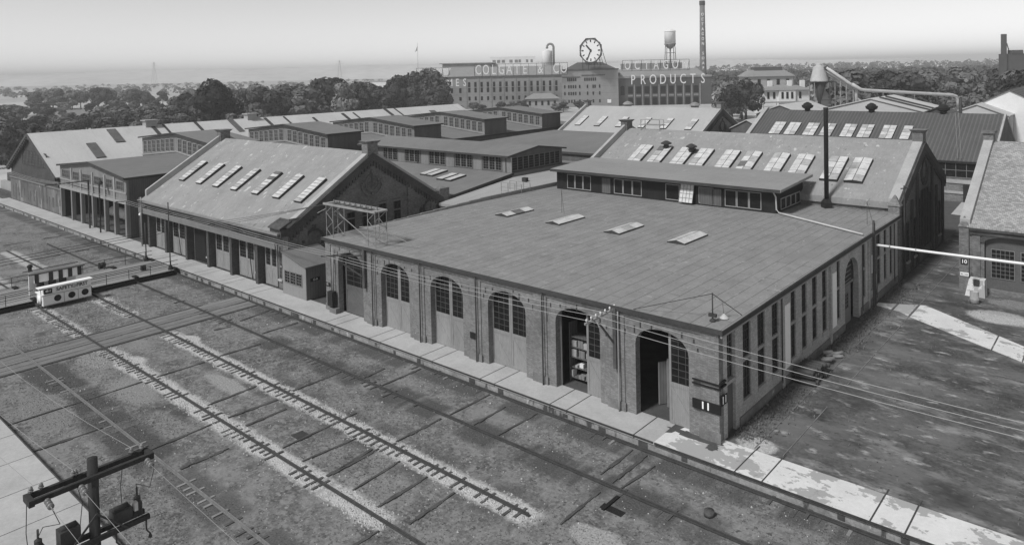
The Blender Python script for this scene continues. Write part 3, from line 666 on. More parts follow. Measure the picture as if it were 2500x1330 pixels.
m.beam((-60.5, 41, 10.3), (-54.6, 41, 7.9), .05, .05); m.beam((-53.2, 40.4, 9.6), (-49.6, 42.6, 7.75), .05, .05); m.beam((-55.4, 40.2, 9.4), (-52.2, 40.2, 9.9), .06, .06); m.beam((-62.4, 40.3, 9.9), (-60.9, 40.3, 10.5), .06, .06)
part('top_frame', m, m_frame, t)
m = MB()
for k in range(9): m.lathe((-60.6 + k * .85, 41.05, 11.0), [(.05, 0), (.09, .08), (.05, .16), (.08, .24), (.03, .32)], 8)
parts('insulator', m, m_porc, t)
for x, y, h, nm in ((-48.9, 62.4, 2.6, 'thin bent aerial rod standing on the flat roof among the skylights'), (-20.6, 74.8, 2.3, 'thin wire aerial standing near the alley edge of the flat roof')):
    m = MB(); m.tube([(x, y, 7.7), (x, y, 7.7 + h), (x + .25, y + .2, 7.7 + h + .35)], .022, 5); m.tube([(x + .8, y - .6, 7.7), (x, y, 7.7 + h)], .018, 5); solo('aerial', m, m_iron, (x, y, 7.7), nm, 'aerial')
# bracket post with insulator arm on the facade
t = thing('wire_bracket', 'dark wooden bracket with an insulator arm, fixed between the two right-hand arches', 'bracket', (-27.0, 40.0, 4.8))
part('post', MB().beam((-26.95, 39.9, 3.5), (-26.95, 39.9, 7.6), .26, .2), m_timber, t); part('brace', MB().beam((-27.0, 39.85, 5.2), (-27.4, 38.7, 6.8), .12, .12), m_timber, t)
part('arm', MB().beam((-27.75, 37.6, 6.95), (-26.95, 40.3, 7.55), .13, .13), m_wood_trim, t)
for k in range(7):
    u = .05 + k * .14; part('insulator', MB().lathe((-27.75 + .8 * u, 37.6 + 2.7 * u, 7.02 + .6 * u), [(.03, 0), (.03, .08), (.07, .1), (.07, .16), (.04, .24)], 8), m_porc_lt, t)
t = thing('wire_bracket', 'dark wooden bracket at the left end of the arched front, beside the lattice frame', 'bracket', (-54.6, 40, 4.5))
part('post', MB().beam((-54.55, 39.95, 3.9), (-54.55, 39.95, 7.5), .34, .22), m_timber, t); part('brace', MB().beam((-54.6, 39.9, 4.9), (-56.0, 38.7, 6.2), .12, .12), m_timber, t); part('arm', MB().beam((-58.9, 38.3, 6.55), (-54.6, 39.9, 6.9), .1, .14).beam((-58.2, 38.6, 6.6), (-54.6, 39.95, 7.35), .06, .06), m_iron, t)
# goods seen inside the two open doorways
t = thing('stock_rack', 'rack of pale cartons seen through the open arch left of the bracket', 'rack', (-30.3, 42, .65))
m = MB()
for x in (-32.2, -30.3, -28.6): m.box(x - .05, x + .05, 41.7, 42.6, .65, 5)
for z in (1.0, 1.75, 2.5, 3.25, 4.0): m.box(-32.2, -28.6, 41.7, 42.6, z - .05, z)
part('shelf', m, m_wood_dark, t)
random.seed(31)
for z in (1.0, 1.75, 2.5, 3.25):
    x = -32.1
    while x < -28.9:
        w = random.uniform(.12, .5)
        if random.random() < .7: dy = random.uniform(0, .35); part('carton', MB().box(x, x + w, 41.62 + dy, 42.2 + dy * .3, z, z + random.uniform(.15, .62)), random.choice((m_house, m_house, m_coping, m_wood, m_house_gray)), t)
        x += w + random.uniform(.02, .25)
t = thing('folding_door', 'folded wooden door leaves standing inside the rightmost arch', 'door', (-24.8, 42.2, .65))
for k in range(5):
    part('leaf_panel', MB().hexa([(-25.1 + k * .36, 42.3 + .5 * (k % 2), .7), (-25.02 + k * .36, 42.3 + .5 * (k % 2), .7), (-24.72 + k * .36, 42.8 - .5 * (k % 2), .7), (-24.80 + k * .36, 42.8 - .5 * (k % 2), .7), (-25.1 + k * .36, 42.3 + .5 * (k % 2), 3.6 + .2 * k), (-25.02 + k * .36, 42.3 + .5 * (k % 2), 3.6 + .2 * k), (-24.72 + k * .36, 42.8 - .5 * (k % 2), 3.6 + .2 * k), (-24.80 + k * .36, 42.8 - .5 * (k % 2), 3.6 + .2 * k)]), m_wood, t)
# corrugated lean-to office beside the shop
t = thing('lean_to', 'small sheet-clad lean-to office with three windows on the loading platform', 'shed', (-66.2, 41, .65))
hx0, hx1, hy0, hy1 = -69.2, -64.8, 40.3, 44.6
m = MB(); m.prism([(hy0, .65), (hy1, .65), (hy1, 5.1), (hy0, 3.55)], [], lambda u, v, w: (w, u, v), hx0, hx1)
m = MB(); m.faces([(hx0, hy0, .65), (hx1, hy0, .65), (hx1, hy1, .65), (hx0, hy1, .65), (hx0, hy0, 5.0), (hx1, hy0, 4.0), (hx1, hy1, 4.0), (hx0, hy1, 5.0)], [(3, 2, 1, 0), (4, 5, 6, 7), (0, 1, 5, 4), (1, 2, 6, 5), (2, 3, 7, 6), (3, 0, 4, 7)])
part('wall', m, mat('sheet_cladding', .23, .12, .6, pats=[linepat('x+y', .6, .03, .8)]), t)
part('shaded_side_cladding', MB().box(hx1 + .001, hx1 + .03, hy0 + .02, hy1, .65, 3.95), m_wood_dark, t); m = MB(); m.hexa([(hx0, hy0 - .15, 5.0), (hx1 + .15, hy0 - .15, 3.97), (hx1 + .15, hy1, 3.97), (hx0, hy1, 5.0), (hx0, hy0 - .15, 5.1), (hx1 + .15, hy0 - .15, 4.07), (hx1 + .15, hy1, 4.07), (hx0, hy1, 5.1)]); part('roof', m, mat('leanto_roof', .15, .2, .5), t)  # thin dark sheet puts the right face's shade into its colour
for k in range(3): window(t, 'y', hy0, hx0 + .45 + k * 1.1, hx0 + 1.5 + k * 1.1, 1.9, 3.2, 2, 4, m_wood_mid, m_glass, .07, .035)
m = MB(); m.box(hx1 + .031, hx1 + .05, hy0 + .5, hy0 + 1.6, 2.45, 2.8); s = part('number_board', m, m_sign_black, t); part('numerals', text_mb('12-A', .3, lambda u, v, w: (hx1 + .055 + w, hy0 + 1.05 + u, 2.62 + v), .01), m_letter, s)
# ------------------------------------------------------------------ gabled shops, ridge along X
def gabled(root, x0, x1, y0, y1, ze, zr, wm, rm, zb=.5, oh=.45, cope=(.9, .9), cap=True, raised=(.35, .35), solid=True, gm=None, slab=.16, ohx=0):
    yr = (y0 + y1) / 2; s = (zr - ze) / (yr - y0)
    out = [(y0, zb), (y1, zb), (y1, ze - .1), (yr, zr - .1), (y0, ze - .1)]
    m = MB(); m.prism([(a, b) for a, b in out], [], lambda u, v, w: (w, u, v), x0 + .02, x1 - .02); part('wall', m, wm, root)
    m = MB(); ya, yb = y0 - oh, y1 + oh; za = ze - s * oh
    for (p, zp, q, zq) in ((ya, za, yr, zr), (yb, za, yr, zr)):
        m.hexa([(x0 - ohx, p, zp - slab), (x1 + ohx, p, zp - slab), (x1 + ohx, q, zq - slab), (x0 - ohx, q, zq - slab), (x0 - ohx, p, zp), (x1 + ohx, p, zp), (x1 + ohx, q, zq), (x0 - ohx, q, zq)])
    part('roof', m, rm, root)
    for k, (xe, sg) in enumerate(((x0, 1), (x1, -1))):
        if raised[k] is None: continue
        w = cope[k]; r = raised[k]; a, b = (xe - .02, xe + w) if sg > 0 else (xe - w, xe + .02)
        m = MB()
        for (p, q) in ((y0 - .1, yr), (y1 + .1, yr)):
            zp = ze + s * (y0 - (y0 - .1)) * -1; 
            m.hexa([(a, p, zp - .4), (b, p, zp - .4), (b, q, zr - .4), (a, q, zr - .4), (a, p, zp + r), (b, p, zp + r), (b, q, zr + r), (a, q, zr + r)])
        part('coping', m, gm or m_coping, root)
        if cap:
            c = (a + b) / 2; m = MB(); m.box(c - .55, c + .55, yr - .75, yr + .75, zr - .4, zr + 1.0).hexa([(c - .6, yr - .8, zr + 1.0), (c + .6, yr - .8, zr + 1.0), (c + .6, yr + .8, zr + 1.0), (c - .6, yr + .8, zr + 1.0), (c - .85, yr - 1.05, zr + 1.3), (c + .85, yr - 1.05, zr + 1.3), (c + .85, yr + 1.05, zr + 1.3), (c - .85, yr + 1.05, zr + 1.3)])
            part('gable_cap', m, m_brick_dark, root)
    return s, yr
# ------------------------------------------------------------------ shop 12 (left of the flat roof), gabled
B12 = thing('brick_shop', 'gabled brick shop with a row of seven narrow skylights and dark piers along the platform', 'building', (-87, 52, .6))
s, yr = gabled(B12, -105.8, -69.5, 41.2, 63.8, 7.3, 14.35, m_brick_dark, m_roof_old, oh=.9, cope=(.42, .8), raised=(.85, .3), gm=m_coping)
m = MB(); m.beam((-105.8, 40.15, 6.78), (-69.6, 40.15, 6.78), .28, .22); part('gutter', m, m_steel_mid, B12)
m = MB(); m.hexa([(-105.5, 40.3, 6.55), (-82, 40.3, 6.55), (-82, 41.15, 5.9), (-105.5, 41.15, 5.9), (-105.5, 40.25, 6.66), (-82, 40.25, 6.66), (-82, 41.18, 6.66), (-105.5, 41.18, 6.66)]); part('soffit', m, m_wood_mid, B12)
sv = (0, math.cos(math.atan(s)), math.sin(math.atan(s)))
for i, x in enumerate((-102.3, -97.2, -92.5, -87.75, -82.55, -77.75, -73.1)): skylight(B12, (x, 44.3, 7.3 + (44.3 - 41.2) * s), (1, 0, 0), sv, 1.45, 4.1, 1, 8, .26)
# gable end facing the flat roof: raking corbel, roundel, pilasters, windows
def raking(root, x, y0, yr, ze, zr, y1, n=26, m=m_brick_black):
    t = MB()
    for (a, b) in ((y0, yr), (y1, yr)):
        t.hexa([(x, a, ze - 1.0), (x + .24, a, ze - 1.0), (x + .24, b, zr - 1.0), (x, b, zr - 1.0), (x, a, ze - .05), (x + .24, a, ze - .05), (x + .24, b, zr - .05), (x, b, zr - .05)])
        for k in range(n):
            u = (k + .5) / n; y = a + (b - a) * u; z = ze + (zr - ze) * u
            t.box(x + .002, x + .20, y - .16, y + .16, z - 1.5, z - .9)
    return part('raking_corbel', t, m, root)
raking(B12, -69.5, 41.3, yr, 7.3, 14.3, 63.7)
m = MB()
for y, z in ((46.6, 10.3), (58.2, 10.6), (43.0, 8), (62, 8)): m.box(-69.5, -69.34, y - .5, y + .5, .6, z - .7)
m.box(-69.5, -69.40, 41.3, 63.7, 8.0, 8.25); m.box(-69.5, -69.38, 41.3, 63.7, 6.9, 7.05); parts('pilaster', m, m_brick_dark, B12)
def roundel(root, x, y, z, r, m=m_brick_black):
    t = MB(); n = 24
    for k in range(n):
        a0, a1 = 2 * math.pi * k / n, 2 * math.pi * (k + 1) / n
        P = lambda a, q: (y + q * math.cos(a), z + q * math.sin(a))
        t.prism([P(a0, r), P(a1, r), P(a1, r + .22), P(a0, r + .22)], [], lambda u, v, w: (w, u, v), x, x + .12)
    for k in range(12):
        a0, a1 = math.pi + math.pi * k / 12, math.pi + math.pi * (k + 1) / 12
        P = lambda a, q: (y + q * math.cos(a), z + q * math.sin(a))
        t.prism([P(a0, r + .55), P(a1, r + .55), P(a1, r + .8), P(a0, r + .8)], [], lambda u, v, w: (w, u, v), x, x + .14)
    for a in (0, 90, 180, 270):
        c, d = y + (r + .45) * math.cos(R(a)), z + (r + .45) * math.sin(R(a)); t.box(x, x + .17, c - .17, c + .17, d - .2, d + .2)
    return part('roundel', t, m, root)
roundel(B12, -69.5, 52.4, 10.7, .85, m_brick_dark); roundel(B12, -69.5, 61.2, 6.4, .8); roundel(B12, -69.5, 44.4, 5.5, 1.0)
for y in (49.3, 51.4, 53.85, 56.05): window(B12, 'x', -69.5, y - .5, y + .5, 4.2, 7.7 + (.6 if y > 53 else 0), 2, 7, m_iron, m_glass, .08, .03)
m = MB(); m.box(-71.5, -69.3, 40.3, 41.4, 6.5, 7.3).hexa([(-71.6, 40.1, 7.3), (-69.2, 40.1, 7.3), (-69.2, 41.6, 7.9), (-71.6, 41.6, 7.9), (-71.6, 40.1, 7.45), (-69.2, 40.1, 7.45), (-69.2, 41.6, 8.15), (-71.6, 41.6, 8.15)]); part('kneeler', m, m_brick_black, B12)
m = MB(); m.box(-71, -69.3, 62.9, 64.6, 6.6, 8.5); part('kneeler', m, m_brick_dark, B12)
# platform front: piers, lintel beam, doors and windows between
PX = [-103.0, -97.8, -91.8, -86.0, -80.35, -74.55]
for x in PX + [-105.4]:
    m = MB(); m.box(x - .26, x + .26, 40.3, 41.22, .65, 5.9); part('pier', m, m_brick_black, B12)  # shadow on the pier sides is put into their near-black brick
m = MB(); m.box(-105.6, -70.2, 40.05, 40.145, 5.15, 5.85); part('lintel_beam', m, m_wood_mid, B12)
random.seed(8)
for i in range(len(PX)):
    a = PX[i] + .36; b = (PX[i + 1] - .36) if i + 1 < len(PX) else -70.6
    if i == 2:
        m = MB(); m.box(a + .3, a + 3.2, 41.12, 41.20, .66, 5.2); part('doorway_shade_panel', m, m_sign_black, B12)  # flat black panel painted as the dark of a doorway
        window(B12, 'y', 41.2, a + 3.5, b - .2, 1.5, 5.2, 2, 8, m_wood_mid, m_glass_mid, .1, .03, sill=.2)
    else:
        w = (b - a) * .68; h = w / 2
        leaf(B12, a + .15, a + .15 + h, 41.08, .67, 5.3, m_door, rows=6); leaf(B12, a + .17 + h, a + .17 + 2 * h, 41.08, .67, 5.3, m_door, rows=6)
        window(B12, 'y', 41.2, a + 2 * h + .45, b - .05, 1.6, 5.2, 2, 8, m_wood_mid, m_glass_mid, .1, .03, sill=.2)
for x in (-94.9, -76.8): pipe(B12, [(x - 1.2, 40.1, 6.7), (x, 40.4, 5.9), (x, 40.6, 5.0), (x, 41.0, .7)], .05, m_iron)
m = MB(); m.box(-70.75, -70.35, 40.9, 40.95, 2.9, 3.3); s_ = part('number_board', m, m_sign_black, B12); part('numerals', text_mb('12', .34, lambda u, v, w: (-70.55 + u, 40.895 - w, 3.1 + v), .01), m_letter, s_)
m = MB(); m.box(-105.9, -104.9, 41.0, 41.2, .65, 7.0); part('corner_pier', m, m_brick, B12)
# ------------------------------------------------------------------ shop 13 with the long clerestory
B13 = thing('low_shop', 'low shop behind the gabled brick shop, its long clerestory lined with windows', 'building', (-87, 83, .6))
yr3 = 83.4; sl3 = (8.75 - 7.3) / 12.0
m = MB(); m.box(-105.6, -69.6, 64.7, 101.8, .5, 7.1); part('wall', m, m_wood_dark, B13)
m = MB()
for (p, zp, q, zq) in ((64.4, 7.25, 77.2, 8.78), (102.2, 7.25, 89.6, 8.78)): m.hexa([(-105.6, p, zp - .2), (-69.2, p, zp - .2), (-69.2, q, zq - .2), (-105.6, q, zq - .2), (-105.6, p, zp), (-69.2, p, zp), (-69.2, q, zq), (-105.6, q, zq)])
m.box(-105.6, -69.3, 77.0, 90, 7.0, 8.7); part('roof', m, m_roof_dull, B13)
m = MB(); 
for (p, zp, q, zq) in ((64.4, 7.15, 77.2, 8.68), (102.2, 7.15, 89.6, 8.68)): m.beam((-69.17, p, zp), (-69.17, q, zq), .06, .34)
part('barge_board', m, m_edge, B13)
mon = part('clerestory', MB().prism([(77.1, 8.6), (89.7, 8.6), (89.7, 11.2), (83.4, 11.95), (77.1, 11.2)], [], lambda u, v, w: (w, u, v), -105, -70.05), m_wood_dark, B13)
m = MB()
for (p, zp, q, zq) in ((76.5, 11.28, 83.4, 12.2), (90.3, 11.28, 83.4, 12.2)): m.hexa([(-105.4, p, zp - .15), (-69.6, p, zp - .15), (-69.6, q, zq - .15), (-105.4, q, zq - .15), (-105.4, p, zp), (-69.6, p, zp), (-69.6, q, zq), (-105.4, q, zq)])
part('roof', m, m_roof_dull, mon)
m = MB(); m.box(-105.4, -69.6, 76.42, 76.5, 11.02, 11.28); m.beam((-69.57, 76.45, 11.15), (-69.57, 83.4, 12.08), .05, .22); m.beam((-69.57, 90.3, 11.15), (-69.57, 83.4, 12.08), .05, .22); part('fascia', m, m_edge, mon)
for a in (-98.9, -93.3, -87.2, -81.2, -75.2):
    for k in range(3): window(mon, 'y', 77.1, a + k * 1.28, a + k * 1.28 + 1.24, 8.95, 11.0, 2, 5, m_wood_mid, m_glass, .1, .03)
m = MB()
for a in (-95.0, -89.2, -83.3, -77.3, -71.3): m.box(a + .1, a + 1.9, 77.03, 77.1, 8.8, 11.05)
parts('panel', m, m_wood, mon)
for k in range(9): window(mon, 'x', -70.05, 77.75 + k * 1.26, 77.75 + k * 1.26 + 1.22, 8.95, 10.9, 1, 5, m_wood_mid, m_glass, .07, .03)
for x in (-89.9, -70.5): pipe(mon, [(x, 76.6, 11.2), (x, 77.0, 10.8), (x, 77.0, 8.8)], .06)
sv = (0, math.cos(math.atan(sl3)), math.sin(math.atan(sl3)))
for x, y in ((-78.2, 70.4), (-76.4, 70.3), (-83.2, 71.6), (-81.6, 71.5)): skylight(B13, (x, y, 7.25 + (y - 64.4) * .1195), (1, 0, 0), sv, 1.3, 3.2, 1, 1, .24)
# lean roofs in the gap between that shop and the flat roof
t = thing('gap_roof', 'pale sloping felt roof filling the gap between two shops', 'roof', (-65, 85, .6))
m = MB(); m.hexa([(-69.1, 62.5, 6.4), (-61.6, 62.5, 6.4), (-61.6, 77, 7.3), (-69.1, 77, 7.9), (-69.1, 62.5, 6.75), (-61.6, 62.5, 6.75), (-61.6, 77, 7.65), (-69.1, 77, 8.25)]).hexa([(-69.1, 77.001, 7.9), (-61.6, 77.001, 7.3), (-61.6, 101, 7.3), (-69.1, 101, 7.9), (-69.1, 77.001, 8.25), (-61.6, 77.001, 7.65), (-61.6, 101, 7.65), (-69.1, 101, 8.25)]); part('deck', m, mat('gap_felt', .30, .12, .2, pats=[linepat('x', 1.6, .06, .7)], st=(1, .2, 1)), t)
m = MB(); m.box(-69, -61.4, 62.6, 98, .6, 6.4); part('wall', m, m_wood_dark, t)
t = thing('rail_platform', 'small railed catwalk platform at the edge of the flat roof', 'catwalk', (-62.5, 70.5, 7))
m = MB(); m.box(-64.6, -60.9, 69.4, 71.2, 7.6, 7.72); part('deck', m, m_coping, t)
m = MB()
for x in (-64.5, -63.3, -62.1, -60.95):
    for y in (69.45, 71.15): m.beam((x, y, 6.6), (x, y, 8.9), .06, .06)
for z in (8.3, 8.9):
    for y in (69.45, 71.15): m.beam((-64.5, y, z), (-60.95, y, z), .05, .05)
part('railing', m, m_steel_mid, t)
m = MB(); m.box(-66.6, -65.9, 76, 76.6, 7.7, 8.5); solo('roof_vent', m, m_iron, (-66.2, 76.3, 6.9), 'small dark box vent on the sloping gap roof', 'vent')
# ------------------------------------------------------------------ shop B: gabled, behind the flat roof
BB = thing('brick_shop', 'gabled brick shop with a patched roof and ten double skylights behind the flat roof', 'building', (-40, 94, .6))
s, yr = gabled(BB, -60.6, -19.5, 82.3, 104.9, 9.0, 14.4, m_brick_dark, m_roof_old, oh=.25, cope=(.45, 1.0), raised=(.9, .3), gm=m_coping)
sv = (0, math.cos(math.atan(s)), math.sin(math.atan(s)))
for i, x in enumerate((-55.0, -51.9, -48.4, -45.6, -41.9, -39.0, -35.4, -32.4, -28.5, -25.8)):
    skylight(BB, (x, 84.7, 9.0 + (84.7 - 82.3) * s), (1, 0, 0), sv, 2.0, 4.9, 2, 4, .30, .12 if i in (0, 5, 6, 7, 9) else 0)
m = MB(); m.box(-60.4, -19.7, 82.02, 82.3, 8.2, 8.75); part('eaves_band', m, m_roof_old, BB)
m = MB(); m.box(-20.4, -19.3, 81.6, 82.6, 7.3, 8.6).hexa([(-20.5, 81.5, 8.6), (-19.2, 81.5, 8.6), (-19.2, 82.7, 8.6), (-20.5, 82.7, 8.6), (-19.9, 82.05, 9.7), (-19.8, 82.05, 9.7), (-19.8, 82.15, 9.7), (-19.9, 82.15, 9.7)]); part('kneeler', m, m_brick_dark, BB)
raking(BB, -19.5, 82.4, yr, 9.0, 14.35, 104.8, 24)
m = MB()
for y in (84, 87.5, 90.0, 97.4, 99.8, 103.4): m.box(-19.5, -19.33, y - .35, y + .35, .6, 8.4 if y < 88 or y > 99 else 11)
parts('pilaster', m, m_brick_black, BB)
for y in (91.0, 92.4, 93.8, 95.2, 96.6): window(BB, 'x', -19.5, y - .45, y + .45, 2.0, 7.6 + (1.2 if 92 < y < 96 else .4), 2, 6, m_iron, m_glass, .08, .03)
for y in (85.7, 88.7, 101.5): window(BB, 'x', -19.5, y - .5, y + .5, 2.0, 6.2, 2, 6, m_iron, m_glass, .08, .03, sill=.2)
roundel(BB, -19.5, 93.6, 11.0, 1.0)
for x, y in ((-50.7, 88.6), (-46.6, 88.2)):
    v = part('roof_vent', MB().lathe((x, y, 9.0 + (y - 82.3) * s - .1), [(.35, 0), (.35, .9), (.75, 1.0), (.75, 1.15), (.2, 1.45)], 12), m_iron, BB)
m = MB()
for dx in (0, 3.2):
    for dy in (0, 1.2): m.beam((-57.6 + dx, 93.2 + dy, 14.0), (-57.6 + dx, 93.2 + dy, 15.8), .08, .08)
m.box(-57.8, -54.2, 93.0, 94.6, 15.0, 15.08); m.beam((-57.6, 93.2, 15.8), (-54.4, 93.2, 15.8), .07, .07); m.beam((-57.6, 94.4, 15.8), (-54.4, 94.4, 15.8), .07, .07)
solo('roof_scaffold', m, m_steel_mid, (-56, 93.8, 14.3), 'small railed stand on the ridge of the patched roof beside its left gable', 'scaffold')
pipe(BB, [(-19.2, 83.1, 10.6), (-19.2, 83.1, 1.0)], .07, m_iron, 'vent_pipe')
# ------------------------------------------------------------------ row three: C (dark ribbed) and D (pale)
BC = thing('ribbed_shop', 'long shop with a dark ribbed roof, eight double skylights and three ridge ventilators', 'building', (-38, 148, .6))
s, yr = gabled(BC, -61.0, -18.0, 134.6, 161.4, 7.7, 14.25, m_brick_dark, m_roof_rib, oh=.6, cope=(.8, .3), raised=(.45, .06), gm=m_coping, cap=False)
sv = (0, math.cos(math.atan(s)), math.sin(math.atan(s)))
for x, w, c in ((-56.6, 2.2, 2), (-53.6, 2.2, 2), (-50.0, 2.2, 2), (-46.9, 2.2, 2), (-43.1, 2.2, 2), (-40.1, 2.2, 2), (-36.3, 2.2, 2), (-32.9, 1.5, 1)): skylight(BC, (x, 139.0, 7.7 + (139.0 - 134.6) * s), (1, 0, 0), sv, w, 4.6, c, 4, .22)
for x in (-52.0, -39.8, -27.6):
    part('ridge_ventilator', MB().lathe((x, 148, 14.0), [(.55, 0), (.55, .5), (1.05, .8), (1.15, 1.25), (.8, 1.4), (.8, 1.55), (.2, 1.9)], 14), m_black, BC)
window(BC, 'y', 134.6, -26.5, -20.2, 4.5, 7.0, 4, 2, m_wood_mid, m_glass, .12, .08)
m = MB(); m.box(-27, -19.6, 134.45, 134.6, 3.6, 4.2); m.box(-27, -19.6, 134.45, 134.6, 1.9, 2.3); part('wall_band', m, m_coping, BC)
part('door', MB().box(-22.3, -20.7, 134.4, 134.6, .6, 3.4), m_black, BC); m = MB(); m.box(-27.4, -26.8, 134.2, 134.6, .6, 7.2); part('pier', m, m_brick_dark, BC)
for k in (0, 1):
    m = MB()
    for q in range(12): m.beam((-23.0 - .9 * q / 12 * 3 + k * .5, 134.2 + 13.6 * q / 12, 7.75 + 6.55 * q / 12), (-23.0 - .9 * (q + 1) / 12 * 3 + k * .5, 134.2 + 13.6 * (q + 1) / 12, 7.75 + 6.55 * (q + 1) / 12), .06, .06)
    part('roof_ladder', m, m_steel_mid, BC)
BD = thing('pale_shop', 'gabled shop with a pale roof and six slim skylights, left of the ribbed roof', 'building', (-88, 148, .6))
s, yr = gabled(BD, -107.2, -70.6, 134.6, 161.4, 7.7, 14.3, m_brick_dark, mat('roof_pale', .34, .10, .2, st=(1, .3, 1), spots=[(.5, .66, .36, .1, (1.5, .3, 1))]), oh=.4, cope=(.45, .9), raised=(.8, .3), gm=m_coping, cap=True)
sv = (0, math.cos(math.atan(s)), math.sin(math.atan(s)))
for x in (-104.6, -99.0, -93.0, -86.9, -81.2, -75.2): skylight(BD, (x, 139.2, 7.7 + 4.6 * s), (1, 0, 0), sv, 1.5, 4.4, 1, 4, .25)
raking(BD, -70.6, 134.7, yr, 7.7, 14.2, 161.3, 24); roundel(BD, -70.6, 148, 10.4, 1.0)
for x in (-96, -78): part('roof_vent', MB().lathe((x, 149.5, 13.7), [(.9, 0), (.9, .9), (1.3, 1.0), (.9, 1.5), (.1, 1.8)], 12), m_steel_mid, BD)
# low dull roof in front of D, and the plain shop behind C's left gable
t = thing('low_roof_shed', 'low shed with a flat dull roof in front of the pale-roofed shop', 'shed', (-80, 118, .6))
m = MB(); m.box(-107, -62.4, 104, 134, .5, 8.3); part('wall', m, m_wood_dark, t); m = MB(); m.hexa([(-107, 103.7, 8.3), (-62, 103.7, 8.3), (-62, 134.2, 8.9), (-107, 134.2, 8.9), (-107, 103.7, 8.6), (-62, 103.7, 8.6), (-62, 134.2, 9.2), (-107, 134.2, 9.2)]); part('roof', m, m_roof_dull, t)
m = MB(); m.box(-107, -62, 103.62, 103.7, 8.2, 8.6); part('fascia', m, m_edge, t)
# ------------------------------------------------------------------ building 10 at the right edge
B10 = thing('slate_shop', 'brick shop with a slate roof at the right edge, number 10 on its corner pier', 'building', (-5, 95, .6))
X10, Y10 = -14.0, 83.0
m = MB(); m.prism([(X10 + .02, .5), (18, .5), (18, 7.3), (X10 + .02, 7.3)], [[(-11.95, 1.0), (-11.95, 5.6)] + [(-9.3 + 2.65 * math.cos(math.pi * (1 - k / 10)), 5.6 + .75 * math.sin(math.pi * k / 10)) for k in range(1, 10)] + [(-6.65, 5.6), (-6.65, 1.0)]], lambda u, v, w: (u, Y10 + w, v), 0, .6)
m.prism([(Y10 + .6, .5), (113, .5), (113, 7.3), (98, 14.2), (Y10 + .6, 7.4)], [], lambda u, v, w: (w, u, v), X10 + .02, X10 + .7)
m.box(X10 + .7, 18, Y10 + .9, 113, .5, 7.1)
part('wall', m, m_brick_dark, B10)
s10 = (14.3 - 7.3) / 15.0
m = MB()
for (p, zp, q, zq) in ((Y10 - .35, 7.3 - .35 * s10, 98, 14.3), (113.3, 7.2, 98, 14.3)): m.hexa([(X10 + .6, p, zp - .15), (18, p, zp - .15), (18, q, zq - .15), (X10 + .6, q, zq - .15), (X10 + .6, p, zp), (18, p, zp), (18, q, zq), (X10 + .6, q, zq)])
part('roof', m, m_slate, B10)
m = MB()
for (p, q) in ((Y10 - .1, 98), (113.1, 98)): m.hexa([(X10 - .05, p, 7.0), (X10 + .85, p, 7.0), (X10 + .85, q, 14.0), (X10 - .05, q, 14.0), (X10 - .05, p, 7.75), (X10 + .85, p, 7.75), (X10 + .85, q, 14.75), (X10 - .05, q, 14.75)])
part('coping', m, m_coping, B10)
m = MB(); m.box(X10 - .1, X10 + .9, 97.3, 98.7, 14.0, 15.2).box(X10 - .25, X10 + 1.05, 97.1, 98.9, 15.2, 15.45); part('gable_cap', m, m_brick_dark, B10)
m = MB(); m.box(X10 - .1, X10 + .75, Y10 - .25, Y10 + .7, .5, 7.0).hexa([(X10 - .2, Y10 - .35, 7.0), (X10 + .85, Y10 - .35, 7.0), (X10 + .85, Y10 + .8, 7.0), (X10 - .2, Y10 + .8, 7.0), (X10 + .28, Y10 + .15, 8.0), (X10 + .36, Y10 + .15, 8.0), (X10 + .36, Y10 + .25, 8.0), (X10 + .28, Y10 + .25, 8.0)]); part('corner_pier', m, m_brick_dark, B10)
m = MB(); m.box(X10 + .8, 18, Y10 - .32, Y10 - .02, 6.75, 7.05); m.box(X10 + .8, 18, Y10 - .2, Y10 - .02, 6.3, 6.5); part('cornice', m, m_brick_black, B10)
m = MB(); m.prism([(-12.3, 5.6)] + [(-9.3 + 3.0 * math.cos(math.pi * (1 - k / 12)), 5.75 + .95 * math.sin(math.pi * k / 12) ** .7) for k in range(1, 12)] + [(-6.3, 5.6), (-6.65, 5.6)] + [(-9.3 + 2.65 * math.cos(math.pi * k / 12), 5.6 + .75 * math.sin(math.pi * k / 12)) for k in range(1, 12)] + [(-11.95, 5.6)], [], lambda u, v, w: (u, Y10 - .14 + w, v), 0, .13); part('arch_hood', m, m_brick_black, B10)
m = MB(); m.box(-13.0, -12.3, Y10 - .12, Y10 - .01, .6, 6.2); part('pilaster', m, m_brick_dark, B10)
mb = MB(); mb.box(-11.9, -6.7, Y10 + .35, Y10 + .45, 1.0, 6.4); d = part('door', mb, m_door_dark, B10)
for a in (-11.45, -9.0): window(d, 'y', Y10 + .35, a, a + 2.0, 2.1, 5.0, 5, 7, m_wood_mid, m_glass, .07, .035, name='door_window')
m = MB(); m.box(-13.95, -13.35, Y10 - .29, Y10 - .255, 3.2, 3.78); s_ = part('number_board', m, m_sign_black, B10, 'black board with the number 10'); part('numerals', text_mb('10', .52, lambda u, v, w: (-13.65 + u, Y10 - .295 - w, 3.49 + v), .01, .01), m_letter, s_)
m = MB(); m.box(-14.0, -13.25, Y10 - .29, Y10 - .255, 2.05, 2.4); s_ = part('notice_board', m, m_white, B10, 'white notice board'); part('numerals', text_mb('BL-10A', .2, lambda u, v, w: (-13.62 + u, Y10 - .295 - w, 2.22 + v), .01), m_iron, s_)
